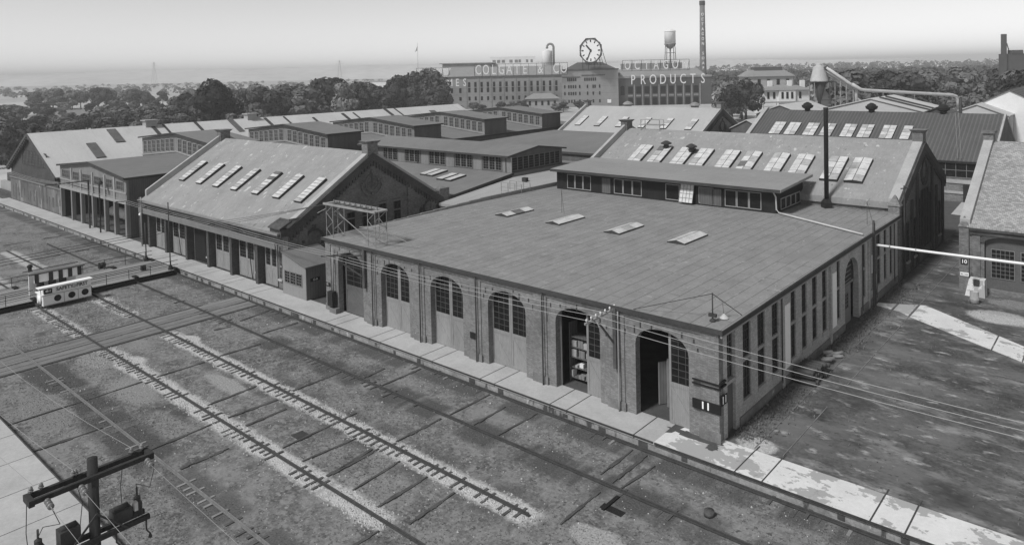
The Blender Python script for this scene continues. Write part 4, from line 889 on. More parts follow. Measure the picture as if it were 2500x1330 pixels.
# ------------------------------------------------------------------ shed with the stepped monitors, columns X -139..-111
BL = thing('monitor_shed', 'long timber shed open to the platform, five windowed monitors stepping back along its roof', 'building', (-125, 90, .6))
XL0, XL1, XM = -139.0, -111.0, -125.0
def lowg(y0, y1, ze, zr, th=.18, e=.25): 
    m = MB()
    for (a, za, b, zb) in ((XL0 - e, ze, XM, zr), (XL1 + e, ze, XM, zr)): m.hexa([(a, y0, za - th), (b, y0, zb - th), (b, y1, zb - th), (a, y1, za - th), (a, y0, za), (b, y0, zb), (b, y1, zb), (a, y1, za)])
    return m
part('roof', lowg(40.2, 150, 9.4, 10.75), m_roof_dull, BL)
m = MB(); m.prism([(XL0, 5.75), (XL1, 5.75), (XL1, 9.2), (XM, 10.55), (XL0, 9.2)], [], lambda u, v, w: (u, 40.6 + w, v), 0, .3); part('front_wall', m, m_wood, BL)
m = MB()
for a, za in ((XL0 - .25, 9.42), (XL1 + .25, 9.42)): m.beam((a, 40.15, za - .08), (XM, 40.15, 10.70), .08, .3)
m.box(XL1 + .22, XL1 + .3, 40.2, 150, 9.1, 9.42); part('fascia', m, m_edge, BL)
m = MB(); m.box(XL1 - .2, XL1, 40.9, 150, .6, 9.2); part('side_wall', m, m_wood_dark, BL)  # darker copy of the front boards, shade of this side painted in
m = MB(); m.box(XL0, XL0 + .2, 40.9, 150, .6, 9.2); m.box(XL0, XL1, 62, 62.2, .6, 9.2); part('back_wall', m, m_black, BL)  # interior darkness put into the black wall colour
m = MB(); m.box(XL0, XL1, 40.5, 62, .5, .6); part('floor', m, m_conc_stain, BL)
for x in (-138.7, -133.5, -129.2, -124.2, -119.2, -115.4, -111.2):
    m = MB(); m.box(x - .28, x + .28, 40.45, 41.0, .65, 5.9); part('column', m, m_wood, BL)
m = MB(); m.box(XL0, XL1, 40.42, 40.58, 5.55, 5.95); m.box(XL0, XL1, 40.5, 40.58, 7.0, 7.25)
for x in (-133.5, -129.2, -124.2, -119.2, -115.4): m.box(x - .3, x + .3, 40.48, 40.58, 5.95, 9.2)
part('trim', m, m_wood_trim, BL)
for a, b in ((-138.2, -134.2), (-133, -129.7), (-128.8, -124.7), (-123.7, -119.7), (-118.8, -115.9), (-114.9, -111.6)): window(BL, 'y', 40.6, a + .3, b - .3, 7.35, 8.75, 3, 2, m_wood_mid, m_glass_mid, .12, .06)
for k, y0 in enumerate((53.8, 74.3, 94.4, 114.6, 134.6)):
    y1 = y0 + 7.2
    out = [(XL0 + .1, 9.2), (XL1 - .1, 9.2), (XL1 - .1, 12.75), (XM, 14.05), (XL0 + .1, 12.75)]
    mon = part('monitor', MB().prism(out, [], lambda u, v, w: (u, y0 + w, v), 0, y1 - y0), m_wood, BL)
    part('roof', lowg(y0 - .5, y1 + .3, 12.95, 14.3, .16, .45), m_roof_dull, mon)
    m = MB()
    for a in (XL0 - .45, XL1 + .45): m.beam((a, y0 - .53, 12.85), (XM, y0 - .53, 14.2), .05, .24)
    m.box(XL1 + .42, XL1 + .48, y0 - .5, y1 + .3, 12.7, 12.97); part('fascia', m, m_edge, mon)
    part('shaded_cladding', MB().box(XL1 - .1, XL1 - .02, y0 + .05, y1, 9.2, 12.7), m_wood_dark, mon)  # right-face siding darkened to carry that side's shade
    for sd in (-1, 1):
        for q in range(7):
            u0 = XM + sd * (.75 + q * 1.85); u1 = u0 + sd * 1.45; a, b = min(u0, u1), max(u0, u1); c = abs((a + b) / 2 - XM) / 14
            window(mon, 'y', y0, a, b, 10.0 + 1.15 * (1 - c) , 12.2 + 1.2 * (1 - c), 2, 3, m_wood_trim, m_glass_mid, .1, .05)
    m = MB()
    for a in (XL0, XL1): m.beam((a, y0 - .06, 9.72), (XM, y0 - .06, 11.1), .1, .22)
    part('sill_band', m, m_wood_trim, mon)
m = MB(); m.tube([(-131.5, 46, 1.5), (-122.5, 46, 1.5)], .85, 16); solo('tank', m, m_white, (-127, 46, .65), 'pale cylindrical tank lying inside the open shed', 'tank')
m = MB(); m.box(-118.9, -115.8, 46, 46.3, .65, 5.0); solo('panel_board', m, m_house_gray, (-117, 46, .65), 'tall gray panel standing inside the open shed near its right end', 'panel')
m = MB(); m.box(-110.9, -106.0, 42.0, 55, .6, 6.4); solo('connecting_wall', m, m_brick_black, (-108, 48, .6), 'dark recessed wall between the open shed and the gabled brick shop', 'wall')
solo('wall_lamp', MB().lathe((-109.6, 41.9, 3.9), [(.1, 0), (.3, .1), (.3, .3), (.1, .45)], 10), m_white, (-109.6, 41.9, 3.9), 'small round white lamp on the dark recessed wall', 'lamp')
# ------------------------------------------------------------------ whitened long shed at far left, ridge along Y
BW = thing('white_roof_shed', 'very long shed with a whitened roof running back from the platform at the far left', 'building', (-155, 95, .6))
xr, xa, xb, ya, yb = -156.2, -169.5, -141.6, 41.0, 150.0
zr, ze = 13.9, 7.1
m = MB(); m.prism([(xa + .3, 5.0), (xb - .3, 5.0), (xb - .3, ze - .2), (xr, zr - .25), (xa + .3, ze - .2)], [], lambda u, v, w: (u, ya + w, v), .1, yb - ya - .1); part('wall', m, m_brick_black, BW)
m = MB()
for a, za in ((xa - .3, ze - .1), (xb + .3, ze - .1)): m.hexa([(a, ya - .5, za - .2), (xr, ya - .5, zr - .2), (xr, yb, zr - .2), (a, yb, za - .2), (a, ya - .5, za), (xr, ya - .5, zr), (xr, yb, zr), (a, yb, za)])
part('roof', m, m_roof_white, BW)
m = MB()
for a, za in ((xa - .3, ze - .1), (xb + .3, ze - .1)):
    m.beam((a, ya - .55, za - .2), (xr, ya - .55, zr - .2), .1, .5)
    for k in range(16):
        u = (k + .5) / 16; x = a + (xr - a) * u; z = za + (zr - za) * u - .45; m.box(x - .22, x + .22, ya - .5, ya - .1, z - .45, z)
part('barge_board', m, m_timber, BW)
window(BW, 'y', ya + .1, -161.5, -147.6, 7.9, 10.6, 16, 5, m_iron, m_glass_mid, .12, .05)
m = MB(); m.box(-169.2, -139.3, 40.9, 41.05, .65, 5.1); part('sheet_wall', m, m_corr, BW)
random.seed(77)
m = MB()
for k in range(16):
    x = -168 + k * 1.8; m.box(x, x + random.uniform(.4, .9), 40.86, 40.9, random.uniform(.7, 2.2), random.uniform(3, 4.9))
parts('sheet_patch', m, m_wood_dark, BW)
m = MB(); m.box(-169.2, -139.3, 40.7, 40.9, 4.9, 5.1); part('sheet_trim', m, m_wood_mid, BW)
su = Vector((xr - xb, 0, zr - ze)).normalized()
def onw(x, y): return (x, y, ze + (xb - x) / (xb - xr) * (zr - ze))
for x, y, w, l in ((-145.9, 48.5, 1.6, 5.6), (-150.6, 53.6, 1.6, 5.3)): 
    P0 = Vector(onw(x, y)); m = MB(); nz = Vector((0, 1, 0)).cross(su); nz = -nz if nz.z < 0 else nz
    c = [P0, P0 + Vector((0, w, 0)), P0 + Vector((0, w, 0)) + su * l, P0 + su * l]; m.hexa([p - nz * .1 for p in c] + [p + nz * .22 for p in c]); part('roof_hatch', m, m_wood_dark, BW)
for k, (y, w, l0, l1, mm) in enumerate(((62.0, .7, 0, 7.5, m_edge), (64.4, .4, 0, 7, m_edge), (71.0, .6, .2, 9, m_edge), (78.5, 1.3, 0, 6, m_wood_dark), (87.0, .7, .5, 9, m_edge), (92.0, .4, .5, 9, m_edge), (99, .6, 2, 9, m_edge), (108, .8, 1, 9, m_edge), (111.5, .4, 1, 9, m_edge), (122, .9, 0, 10, m_edge), (125.5, .4, 0, 10, m_edge), (136, 2.0, 3, 9, m_wood_dark))):
    P0 = Vector(onw(xr, y)) - su * l1; nz = Vector((-su.z, 0, su.x)); nz = -nz if nz.z < 0 else nz
    c = [P0, P0 + Vector((0, w, 0)), P0 + Vector((0, w, 0)) + su * (l1 - l0), P0 + su * (l1 - l0)]; m = MB().hexa([p - nz * .1 for p in c] + [p + nz * .16 for p in c]); part('roof_strip', m, mm, BW)
for y in (61, 83): part('roof_vent', MB().box(xr - .9, xr + .9, y, y + 2.2, zr - .5, zr + .9).box(xr - 1.2, xr + 1.2, y - .3, y + 2.5, zr + .9, zr + 1.1), m_house_gray, BW)
part('roof_vent', MB().lathe((-157, 41.8, 13.6), [(.35, 0), (.35, .8), (.6, .9), (.6, 1.3), (.2, 1.5)], 10), m_black, BW)
# steps / stacked boards left of it
for k in range(4): solo('stacked_board', MB().box(-184, -170.3, 41.5 + k * 1.2, 42.3 + k * 1.2, .6, 1.2 + k * 1.5), m_house_gray if k % 2 else m_timber, (-177, 42 + k * 1.2, .6), 'stack of weathered boards beside the far left shed', 'boards', 'board stacks at the far left')
# ------------------------------------------------------------------ whitened sheds beyond the ribbed roof
def whitegable(label, x0, x1, y0, y1, ze, zr, rm=m_roof_white, wm=m_wood_dark, nm='white_shed', strips=0):
    t = thing(nm, label, 'building', ((x0 + x1) / 2, (y0 + y1) / 2, .6)); xm = (x0 + x1) / 2
    m = MB(); m.prism([(x0 + .3, .5), (x1 - .3, .5), (x1 - .3, ze - .2), (xm, zr - .2), (x0 + .3, ze - .2)], [], lambda u, v, w: (u, w, v), y0 + .3, y1 - .3); part('wall', m, wm, t)
    m = MB()
    for a in (x0, x1): m.hexa([(a, y0, ze - .2), (xm, y0, zr - .2), (xm, y1, zr - .2), (a, y1, ze - .2), (a, y0, ze), (xm, y0, zr), (xm, y1, zr), (a, y1, ze)])
    part('roof', m, rm, t)
    for k in range(strips):
        y = y0 + 4 + k * 5; m = MB(); m.hexa([(x1 - .3, y, ze + .1), (xm + .8, y, zr - .1), (xm + .8, y + .5, zr - .1), (x1 - .3, y + .5, ze + .1), (x1 - .3, y, ze + .4), (xm + .8, y, zr + .2), (xm + .8, y + .5, zr + .2), (x1 - .3, y + .5, ze + .4)]); part('roof_strip', m, m_edge, t)
    return t
whitegable('white-roofed shed under the elbow of the big duct', -59.5, -33.5, 172, 192, 12.4, 15.7, wm=m_roof_white, strips=2)
whitegable('white-roofed shed to the right of the duct elbow, behind the middle ridge ventilator', -33, -21, 178, 200, 12.0, 14.4, wm=m_roof_white)
whitegable('small white-roofed shed left of the duct support legs', -76, -63, 178, 200, 11.2, 13.6)
whitegable('dark gabled shed between the white roofs behind the right ridge ventilator', -37, -26.5, 163, 171, 12.0, 14.4, m_roof_rib, m_brick_black, 'dark_shed')
t = whitegable('bright white-fronted gable at the right edge behind the ribbed roof', -32, -12, 185, 240, 12.0, 17.2, m_roof_rib, m_house, 'white_gable_shed')
whitegable('pale roof with dark roof lines at the far right edge', -13, 14, 168, 215, 12.0, 15.4, strips=7)
whitegable('pale-roofed shed between the two brick gables of the third row', -70, -62, 150, 176, 9.8, 11.8)
t = thing('vent_pipe', 'thin dark vent pipe rising behind the ribbed roof near the white gable', 'pipe', (-27.6, 164, 12)); part('pipe', MB().tube([(-27.6, 164, 10), (-27.6, 164, 16.2)], .3, 10), m_iron, t)
# ------------------------------------------------------------------ TRANSFER TABLE across the yard
T = thing('transfer_table', 'long transfer table across the yard, its white cab lettered SAFETY FIRST with three portholes', 'transfer table', (-92, 25.5, .1))
ta, tb = 13.35, 37.75
m = MB()
for x0, x1 in ((-95.8, -93.6), (-93.45, -91.6), (-91.45, -89.9), (-89.75, -88.3)): m.box(x0, x1, ta, tb, .40, .62)
part('deck', m, mat('deck_planks', .24, .2, .7, pats=[linepat('y', .3, .03, .6)], st=(1, .3, 1)), T)
for x, m_ in ((-88.42, m_black), (-95.7, m_black), (-91.5, m_iron)):
    m = MB(); m.box(x - .12, x + .12, ta, tb, .10, .585); m.box(x - .22, x + .22, ta, tb, .36, .395); m.box(x - .2, x + .2, ta, tb, .1, .15); part('girder', m, m_, T)
for x in (-93.5, -91.95): part('rail', MB().box(x - .04, x + .04, ta, tb, .62, .74), m_rail_bright, T)
for x in (-88.4, -95.8):
    m = MB()
    y = ta + .1
    while y < tb:
        if not (x > -90 and 22.8 < y < 27.8): m.beam((x, y, .6), (x, y, 1.75), .05, .05)
        y += 2.35
    for (p, q) in (((ta, 22.9), (27.7, tb)) if x > -90 else ((ta, tb),)):
        for z in (1.2, 1.72): m.beam((x, p, z), (x, q, z), .055, .055)
    part('railing', m, m_iron, T)
for y in (18.15, 23.03, 28.18, 33.05, 37.5):
    for x in (-88.75, -95.3): part('wheel_box', MB().box(x - .5, x + .5, y - .2, y + .2, .12, .80), m_black, T)
cab = part('cab', MB().box(-88.1, -86.05, 23.15, 27.6, .38, 1.50).tube([(-86.95, 23.18, .95), (-86.95, 23.02, .95)], .5, 16).box(-88.2, -85.98, 23.0, 27.7, 1.502, 1.56), m_white, T)
for y in (24.45, 25.75, 27.0): part('porthole', MB().tube([(-86.06, y, .98), (-86.02, y, .98)], .33, 20), m_sign_black, cab)
part('sign_board', MB().box(-86.3, -86.1, 23.2, 27.62, 1.58, 2.20), m_white, cab)
part('sign_text', text_mb('SAFETY', .50, lambda u, v, w: (-86.085 + w, 25.15 + u, 1.88 + v), .02, .012, .95), m_iron, cab); part('sign_text', text_mb('FIRST', .50, lambda u, v, w: (-86.085 + w, 26.75 + u, 1.88 + v), .02, .012, .88), m_iron, cab)
part('emblem', MB().tube([(-86.1, 26.02, 1.88), (-86.06, 26.02, 1.88)], .2, 14), m_steel, cab)
for y in (25.05, 26.35): part('panel_seam', MB().box(-86.05, -86.035, y - .02, y + .02, .4, 1.48), m_steel_mid, cab)
part('skirt_rail', MB().box(-86.05, -86.0, 23.15, 27.6, .38, .44).box(-86.05, -86.0, 23.15, 27.6, 1.44, 1.50), m_house_gray, cab)
for y in (23.05, 27.66): part('grab_rail', MB().tube([(-86.4, y, .6), (-86.3, y, 1.4), (-86.4, y, 2.2)], .03, 6), m_iron, cab)
part('step', MB().box(-87.6, -86.6, 27.6, 27.95, .45, .5).box(-87.6, -86.6, 22.8, 23.15, .45, .5), m_iron, cab)
part('number_plate', MB().box(-86.1, -86.06, 23.25, 23.98, 1.62, 2.1), m_sign_black, cab); part('numerals', text_mb('45-1', .32, lambda u, v, w: (-86.05 + w, 23.62 + u, 1.88 + v), .02, .01, .85), m_letter, cab)
part('cab_roof', MB().box(-86.9, -85.95, 22.75, 27.75, 2.22, 2.30), m_white, cab)
up = part('motor_house', MB().box(-90.6, -90.45, 23.1, 27.5, .62, 3.2).box(-88.7, -88.55, 23.1, 27.5, 2.35, 3.2), m_white, T)
m = MB()
for y in (23.3, 24.6, 25.5, 26.4, 27.3): m.box(-88.54, -88.38, y - .18, y + .18, 2.34, 3.3)
for y in (23.9, 25.0, 26.0): m.tube([(-89.6, y, .62), (-89.6, y, 2.8)], .35, 10)
parts('controller', m, m_black, up); part('roof_rail', MB().box(-88.8, -88.3, 22.6, 27.8, 3.28, 3.34).box(-90.6, -90.45, 22.6, 27.8, 3.28, 3.34), m_iron, up)
m = MB()
for k, (y, x) in enumerate(((34.9, -91.2), (15.8, -91.3))): m.box(x - .2, x + .2, y - .25, y + .25, .62, 1.2)
parts('winch', m, m_black, T)
for nm, x, y, z, lab in (('trolley_mast', -88.9, 37.1, 8.7, 'slim black trolley mast at the platform end of the transfer table'), ('trolley_mast', -95.6, 37.0, 5.4, 'shorter thin mast at the far edge of the transfer table'), ):
    t = thing(nm, lab, 'mast', (x, y, .62)); part('pole', MB().tube([(x, y, .62), (x - .1, y, z)], .07, 8), m_iron, t); part('base', MB().lathe((x, y, .62), [(.3, 0), (.25, .3), (.1, .6)], 8, False), m_black, t)
m = MB()
for z in (3.4, 3.75, 4.05):
    m.tube([(-95.9, 10, z - .3), (-95.9, 20, z - .15), (-95.8, 37, z + .1), (-96.5, 41, z + .4)], .03, 5)
solo('trolley_wire', m, m_wire_dk, (-95.9, 25, 3.4), 'dark trolley wires strung along the far edge of the transfer table', 'wire')
for x, y, lab in ((-101.2, 26.0, 'black post with a cap in the dirt behind the white cab'),): solo('bollard', MB().lathe((x, y, 0), [(.2, 0), (.2, 1.3), (.3, 1.35), (.3, 1.55), (.1, 1.7)], 10), m_black, (x, y, 0), lab, 'bollard')
solo('buffer_stop', MB().box(-99.3, -98.8, 32.7, 33.4, 0, .7).tube([(-99.0, 33.05, .5), (-98.5, 33.05, .5)], .3, 10), m_black, (-99, 33, 0), 'small black buffer at the end of a rail behind the transfer table', 'buffer')
# ------------------------------------------------------------------ posts and lamp brackets on the left platform
t = thing('lamp_post', 'black pole with a hooked lamp in front of the open timber shed', 'lamp post', (-118.9, 39.7, .65)); part('pole', MB().tube([(-118.9, 39.7, .65), (-118.8, 39.7, 8.2), (-118.6, 39.65, 8.7), (-118.0, 39.5, 8.8)], .11, 8), m_iron, t); part('lamp', MB().lathe((-117.8, 39.45, 8.0), [(.05, .8), (.42, .3), (.42, .1), (.2, 0)], 12), m_iron, t)
t = thing('wire_bracket', 'dark gallows bracket on a pole in front of the open timber shed', 'bracket', (-124.0, 39.9, .65)); part('post', MB().beam((-123.9, 39.9, .65), (-123.9, 39.9, 8.1), .2, .2), m_timber, t); part('arm', MB().beam((-123.9, 39.9, 8.0), (-124.2, 34.2, 8.0), .16, .16).beam((-123.9, 39.9, 6.6), (-124.1, 37.0, 7.95), .1, .1), m_timber, t)
t = thing('wire_bracket', 'dark wire bracket pole at the left corner of the gabled brick shop', 'bracket', (-104.3, 39.8, .65)); part('post', MB().tube([(-104.3, 39.9, .65), (-104.3, 39.9, 7.4)], .09, 8), m_wood_trim, t); part('arm', MB().beam((-104.3, 39.9, 6.9), (-104.4, 36.8, 7.2), .12, .12), m_timber, t)
# ------------------------------------------------------------------ wires
def wire(label, pts, r=.02, m=m_wire, sag=.3, group=None):
    P = []
    for (a, b) in zip(pts, pts[1:]):
        a, b = Vector(a), Vector(b); n = 10; L = (b - a).length
        for i in range(n): u = i / n; p = a.lerp(b, u); p.z -= sag * (L / 35) ** 2 * 4 * u * (1 - u); P.append(p)
    P.append(Vector(pts[-1])); c = P[0]
    return solo('wire', MB().tube(P, r, 5), m, tuple(c), label, 'wire', group)
GW = 'three pale wires along the shop fronts'
for k, y in enumerate((37.75, 38.25, 38.75)):
    wire('pale wire, one of three strung along the fronts of the brick shops', [(-165, y, 7.2), (-124, y - 2, 8.05), (-104.4, y - .7, 7.25), (-81, y + .4, 6.9), (-58.6, y + .6, 6.65), (-27.5 + .3 * k, y + .1 + .3 * k, 7.15 + .1 * k), (6, y, 7.2 + .1 * k)], .017, m_wire, .35, GW)
for k in range(3): wire('dark wire crossing behind the lattice frame to the gabled shop', [(-61, 40.6 + .5 * k, 10.95), (-82, 39.6, 6.3 + .25 * k)], .02, m_wire_dk, .3, 'dark wires from the lattice frame')
wire('thin dark cable from the bracket at the left of the arched front to the lean-to', [(-61.2, 40.2, 7.0), (-69.3, 40.2, 5.1)], .03, m_wire_dk, .5)
m_wire_mid = mat('wire_gray', .25, .1, 1)
# ------------------------------------------------------------------ near utility pole
U = thing('utility_pole', 'dark wooden utility pole with double crossarms at the bottom left corner', 'utility pole', (-23.55, 7.4, .65))
px, py = -23.55, 7.4
part('pole', MB().tube([(px, py, .6), (px, py, 12.5)], .17, 14, .14), m_pole, U)
def arm(z, y0, y1, dx): return MB().beam((px + dx, y0, z), (px + dx, y1, z), .11, .14)
ya0, ya1 = 5.75, 9.0
part('crossarm', arm(12.0, ya0, ya1, -.2), m_pole, U); part('crossarm', arm(12.0, ya0, ya1, .2), m_pole, U)
part('crossarm', arm(10.15, 5.8, 8.85, -.2), m_pole, U); part('crossarm', arm(10.15, 5.8, 8.85, .2), m_pole, U)
part('arm_brace', MB().beam((px + .27, 6.6, 10.12), (px + .2, py, 10.9), .04, .05).beam((px + .27, 8.2, 10.12), (px + .2, py, 10.9), .04, .05), m_iron, U)
part('end_block', MB().box(px - .28, px + .28, ya0 - .02, ya0 + .12, 11.9, 12.08).box(px - .28, px + .28, ya1 - .12, ya1 + .02, 11.9, 12.08).box(px - .28, px + .28, py - .12, py + .12, 11.95, 12.05), m_pole, U)
def pin(x, y, z, m=m_porc_lt): return MB().lathe((x, y, z), [(.03, 0), (.03, .04), (.07, .06), (.075, .09), (.045, .11), (.06, .14), (.04, .18), (.02, .20)], 12)
for y in (5.9, 6.15, 8.55, 8.85): part('insulator', pin(px - .2, y, 12.07), m_porc, U)
for y in (6.95, 7.02): part('insulator', pin(px - .2, y, 12.07), m_porc, U)
def strain(y, sgn, z=11.93):
    m = MB()
    for k in range(3):
        x = px + sgn * (.34 + k * .13); m.tube([(x - .035, y, z - k * .02), (x + .035, y, z - k * .02)], .085, 12)
    m.tube([(px + sgn * .2, y, z), (px + sgn * .78, y, z - .06)], .02, 6); return m
for y in (6.15, 7.0, 8.8): part('strain_insulator', strain(y, 1), m_porc, U)
for y in (6.0, 8.62):
    part('cutout', MB().lathe((px - .1, y, 10.18), [(.14, 0), (.14, .35), (.10, .42), (.10, .55), (.03, .6), (.03, .85)], 12), m_iron, U)
for y, h in ((6.75, .5), (8.15, .38)): part('switch_box', MB().box(px - .3, px + .1, y - .26, y + .26, 10.22, 10.22 + h).tube([(px - .1, y - .2, 10.23 + h), (px - .1, y + .2, 10.23 + h)], .1, 10), m_iron, U)
for y, z0 in ((6.4, 10.1), (7.9, 10.1), (8.75, 10.05)): part('hanger', MB().tube([(px + .2, y, z0), (px + .2, y, z0 - .3), (px + .2, y + .1, z0 - .45)], .025, 6).lathe((px + .2, y + .1, z0 - .6), [(.03, 0), (.06, .05), (.03, .14)], 8), m_iron, U)
for y in (7.95, 8.4): part('lead_box', MB().box(px - .32, px - .08, y - .1, y + .12, 10.22, 10.42), m_iron, U)
part('bolt_plate', MB().box(px + .13, px + .18, py - .1, py + .1, 11.7, 12.0), m_iron, U)
part('name_tag', MB().box(px + .0, px + .16, 8.95 - .5, 9.05 - .5, 10.45, 10.7), m_steel, U)
def jump(pts): return MB().tube(pts, .012, 5)
J = MB()
for pts in ([(px - .2, 5.8, 12.0), (px - .2, 5.75, 11.0), (px - .1, 5.8, 9.9)], [(px + .78, 6.15, 11.85), (px + .8, 6.3, 11.4), (px + .4, 6.0, 11.3), (px - .1, 6.0, 10.8)], [(px - .2, 8.3, 12.0), (px - .2, 8.2, 11.2), (px - .1, 8.2, 10.4)], [(px + .8, 8.8, 11.85), (px + .7, 8.7, 11.3), (px + .2, 8.5, 11.3), (px - .1, 8.62, 10.8)], [(px - .2, 7.0, 12.0), (px, 7.1, 11.3), (px, 7.0, 10.5)], [(px - .1, 6.0, 10.8), (px - .15, 6.3, 10.2), (px - .1, 6.6, 10.5)], [(px - .1, 8.62, 10.8), (px - .1, 8.4, 10.3), (px - .1, 8.2, 10.3)]): J.merge(jump(pts))
parts('jumper_wire', J, m_wire_dk, U)
for y, x2, lab in ((6.0, -120, 'thin wire leading away to the left from the near pole, lowest of three'), (7.0, -120, 'thin wire leading away to the left from the middle of the near crossarm'), (8.6, -120, 'thin wire leading away to the left from the right end of the near crossarm')):
    wire(lab, [(px - .3, y, 12.2), (-63, y + .5, 12.3), (x2, y + 1.0, 12.6)], .007, m_wire_mid, 1.0)
for y, lab in ((6.15, 'thin wire running right from the left end of the near crossarm'), (7.0, 'thin wire running right from the middle of the near crossarm'), (8.8, 'thin wire running right from the right end of the near crossarm')):
    wire(lab, [(px + .78, y, 11.87), (6, y, 11.9)], .006, m_wire_mid, .6)
# ------------------------------------------------------------------ alley: pipe bridge, poles, pile, barrels
t = thing('pipe_bridge', 'white steam pipe crossing the alley from the dark pole to the slate-roofed shop', 'pipe', (-19.2, 72.3, 6.4))
part('pipe', MB().tube([(-19.25, 72.35, 6.46), (-14, 72.2, 6.5), (-7, 72.0, 6.6), (3, 71.8, 6.66)], .115, 10), m_white, t)
m = MB()
for k in range(9): x = -18 + k * 2.2; m.tube([(x, 72.3 - .03 * k, 6.5 + .01 * k), (x + .12, 72.3 - .03 * k, 6.5 + .01 * k)], .135, 10)
parts('pipe_band', m, m_steel_mid, t)
t = thing('pipe_pole', 'dark double pole against the alley wall carrying the white pipe', 'pole', (-19.2, 71.9, .6)); part('pole', MB().beam((-19.2, 71.7, .6), (-19.2, 71.7, 8.9), .16, .16).beam((-19.15, 72.15, .6), (-19.2, 72.0, 8.6), .12, .12), m_timber, t)
m = MB()
for k in range(12): m.beam((-19.2, 71.7, 1 + k * .6), (-19.16, 72.1, 1.1 + k * .6), .04, .04)
parts('rung', m, m_iron, t)
t = thing('signal_lamp', 'dark post with a lamp box at the corner of the shop with the patched roof', 'lamp post', (-19.1, 82.4, 6)); part('post', MB().beam((-19.0, 82.3, 5.2), (-19.0, 82.3, 10.6), .12, .12), m_iron, t); part('arm', MB().beam((-19.3, 82.1, 10.4), (-18.6, 82.6, 10.5), .1, .1), m_iron, t)
random.seed(19); m_rust = mat('rusty_pipe', .09, .45, 2)
for k in range(22):
    r, c = divmod(k, 8); y = 51.5 + c * .42 + (.2 if r % 2 else 0); x = -19.25; z = .80 + r * .36
    solo('piled_pipe', MB().tube([(x, y, z), (x + 1.3 + random.uniform(0, .35), y + .03, z)], .17, 10), m_rust, (x, y, z), 'dark pipe in the neat pile against the alley wall under the windows', 'pipe', 'pile of dark pipes')
for k in range(9):
    y = 56.2 + random.uniform(-.5, 2.0); x = -19.0 + random.uniform(-.2, .8); a = random.uniform(.4, 1.1)
    solo('log', MB().tube([(x, y, .74 + .12 * (k // 3)), (x + math.cos(a) * .8, y + math.sin(a) * .8, .74 + .12 * (k // 3))], .13, 9), m_coping, (x, y, .74), 'pale short log lying beside the dark pipe pile', 'log', 'loose pale logs')
solo('drum', MB().lathe((-12.15, 78.7, .6), [(.38, 0), (.38, .4), (.41, .42), (.38, .46), (.38, 1.15), (.34, 1.15), (.34, 1.05)], 16), m_coping, (-12.15, 78.7, .6), 'battered pale steel drum standing in the alley near the slate-roofed shop', 'drum')
t = thing('concrete_hopper', 'pale flared concrete hopper box against the brick pier with the number 10', 'hopper', (-12.5, 81.6, .6)); part('body', MB().hexa([(-13.3, 80.9, .6), (-11.6, 80.9, .6), (-11.6, 82.3, .6), (-13.3, 82.3, .6), (-13.0, 81.2, 2.2), (-11.7, 81.2, 2.2), (-11.7, 82.3, 2.2), (-13.0, 82.3, 2.2)]), m_conc_end, t); part('spout', MB().box(-12.6, -12.1, 81.0, 81.3, 1.7, 2.25), m_iron, t)
solo('dirt_mound', MB().lathe((-18.2, 80.5, .55), [(.9, 0), (.7, .25), (.3, .45), (.05, .5)], 10), m_alley, (-18.2, 80.5, .55), 'low dirt mound at the foot of the alley wall', 'mound')
# ------------------------------------------------------------------ FAR: soap works with roof letters, octagonal clock, stack, water tower
def fthing(name, label, cat, D, L=0, z=0, group=None): return thing(name, label, cat, far(L, D, z), group, YAW, True)
# local axes of these: x right, y away from the camera, z up
WK = fthing('factory', 'large old brick factory far beyond the yard, its left wing lined with tall paired windows', 'factory', 450)
m = MB(); m.box(-74, 21, 0, 40, -2, 19.2); part('wall', m, m_lath, WK)
m = MB(); m.box(-74.3, 21.0, -.4, 40.3, 19.2, 20.2); part('cornice', m, m_lath_dark, WK)
m = MB(); m.hexa([(-52, 2, 20.2), (21, 2, 20.2), (21, 39, 20.2), (-52, 39, 20.2), (-50, 10, 26), (21, 10, 26), (21, 32, 26), (-50, 32, 26)]); part('roof', m, m_far_roof, WK)
for k in range(15):
    x = -37.9 + 3.89 * k
    for z0, z1 in ((13.6, 16.6), (10.2, 13.1)): part('window', MB().box(x - .7, x + .7, -.12, .1, z0, z1), m_glass, WK)
    part('window', MB().box(x - .6, x + .6, -.12, .1, 5.2, 7.6), m_glass, WK)
    if k % 2 == 0: part('pilaster', MB().box(x - 2.3, x - 1.6, -.35, .1, 0, 19.1), m_lath, WK)
for k in range(6):
    x = -70 + k * 5.3
    for z0, z1 in ((10, 13), (5.2, 7.4)): part('window', MB().box(x - .7, x + .7, -.12, .1, z0, z1), m_glass, WK)
m = MB(); m.box(-56, -25, 14, 30, 26, 28.4); m.box(-58, -22, 13, 31, 28.4, 28.9); part('roof_monitor', m, m_house_gray, WK)
pt = part('penthouse', MB().box(-25.4, 4, 20, 34, 25, 32.4), m_house, WK)
for k, x in enumerate((-24, -21, -18, -13, -9.5, -7, -2.2, .8)): part('window', MB().box(x, x + (1.4 if k > 4 else 2), 19.85, 20.1, 28.6, 30.4), m_steel_mid, pt)
CB = fthing('factory', 'factory block with small windows below the great clock', 'factory', 444, 37)
m = MB(); m.box(-17, 17.6, 0, 36, -2, 22.6); part('wall', m, m_lath, CB); m = MB(); m.box(-17.3, 17.9, -.4, 36, 22.6, 23.4).box(-17.2, -6, -.25, 0, 18.2, 18.8).box(-5, 9.5, -.3, 0, 19.2, 19.8); part('cornice', m, m_lath_dark, CB)
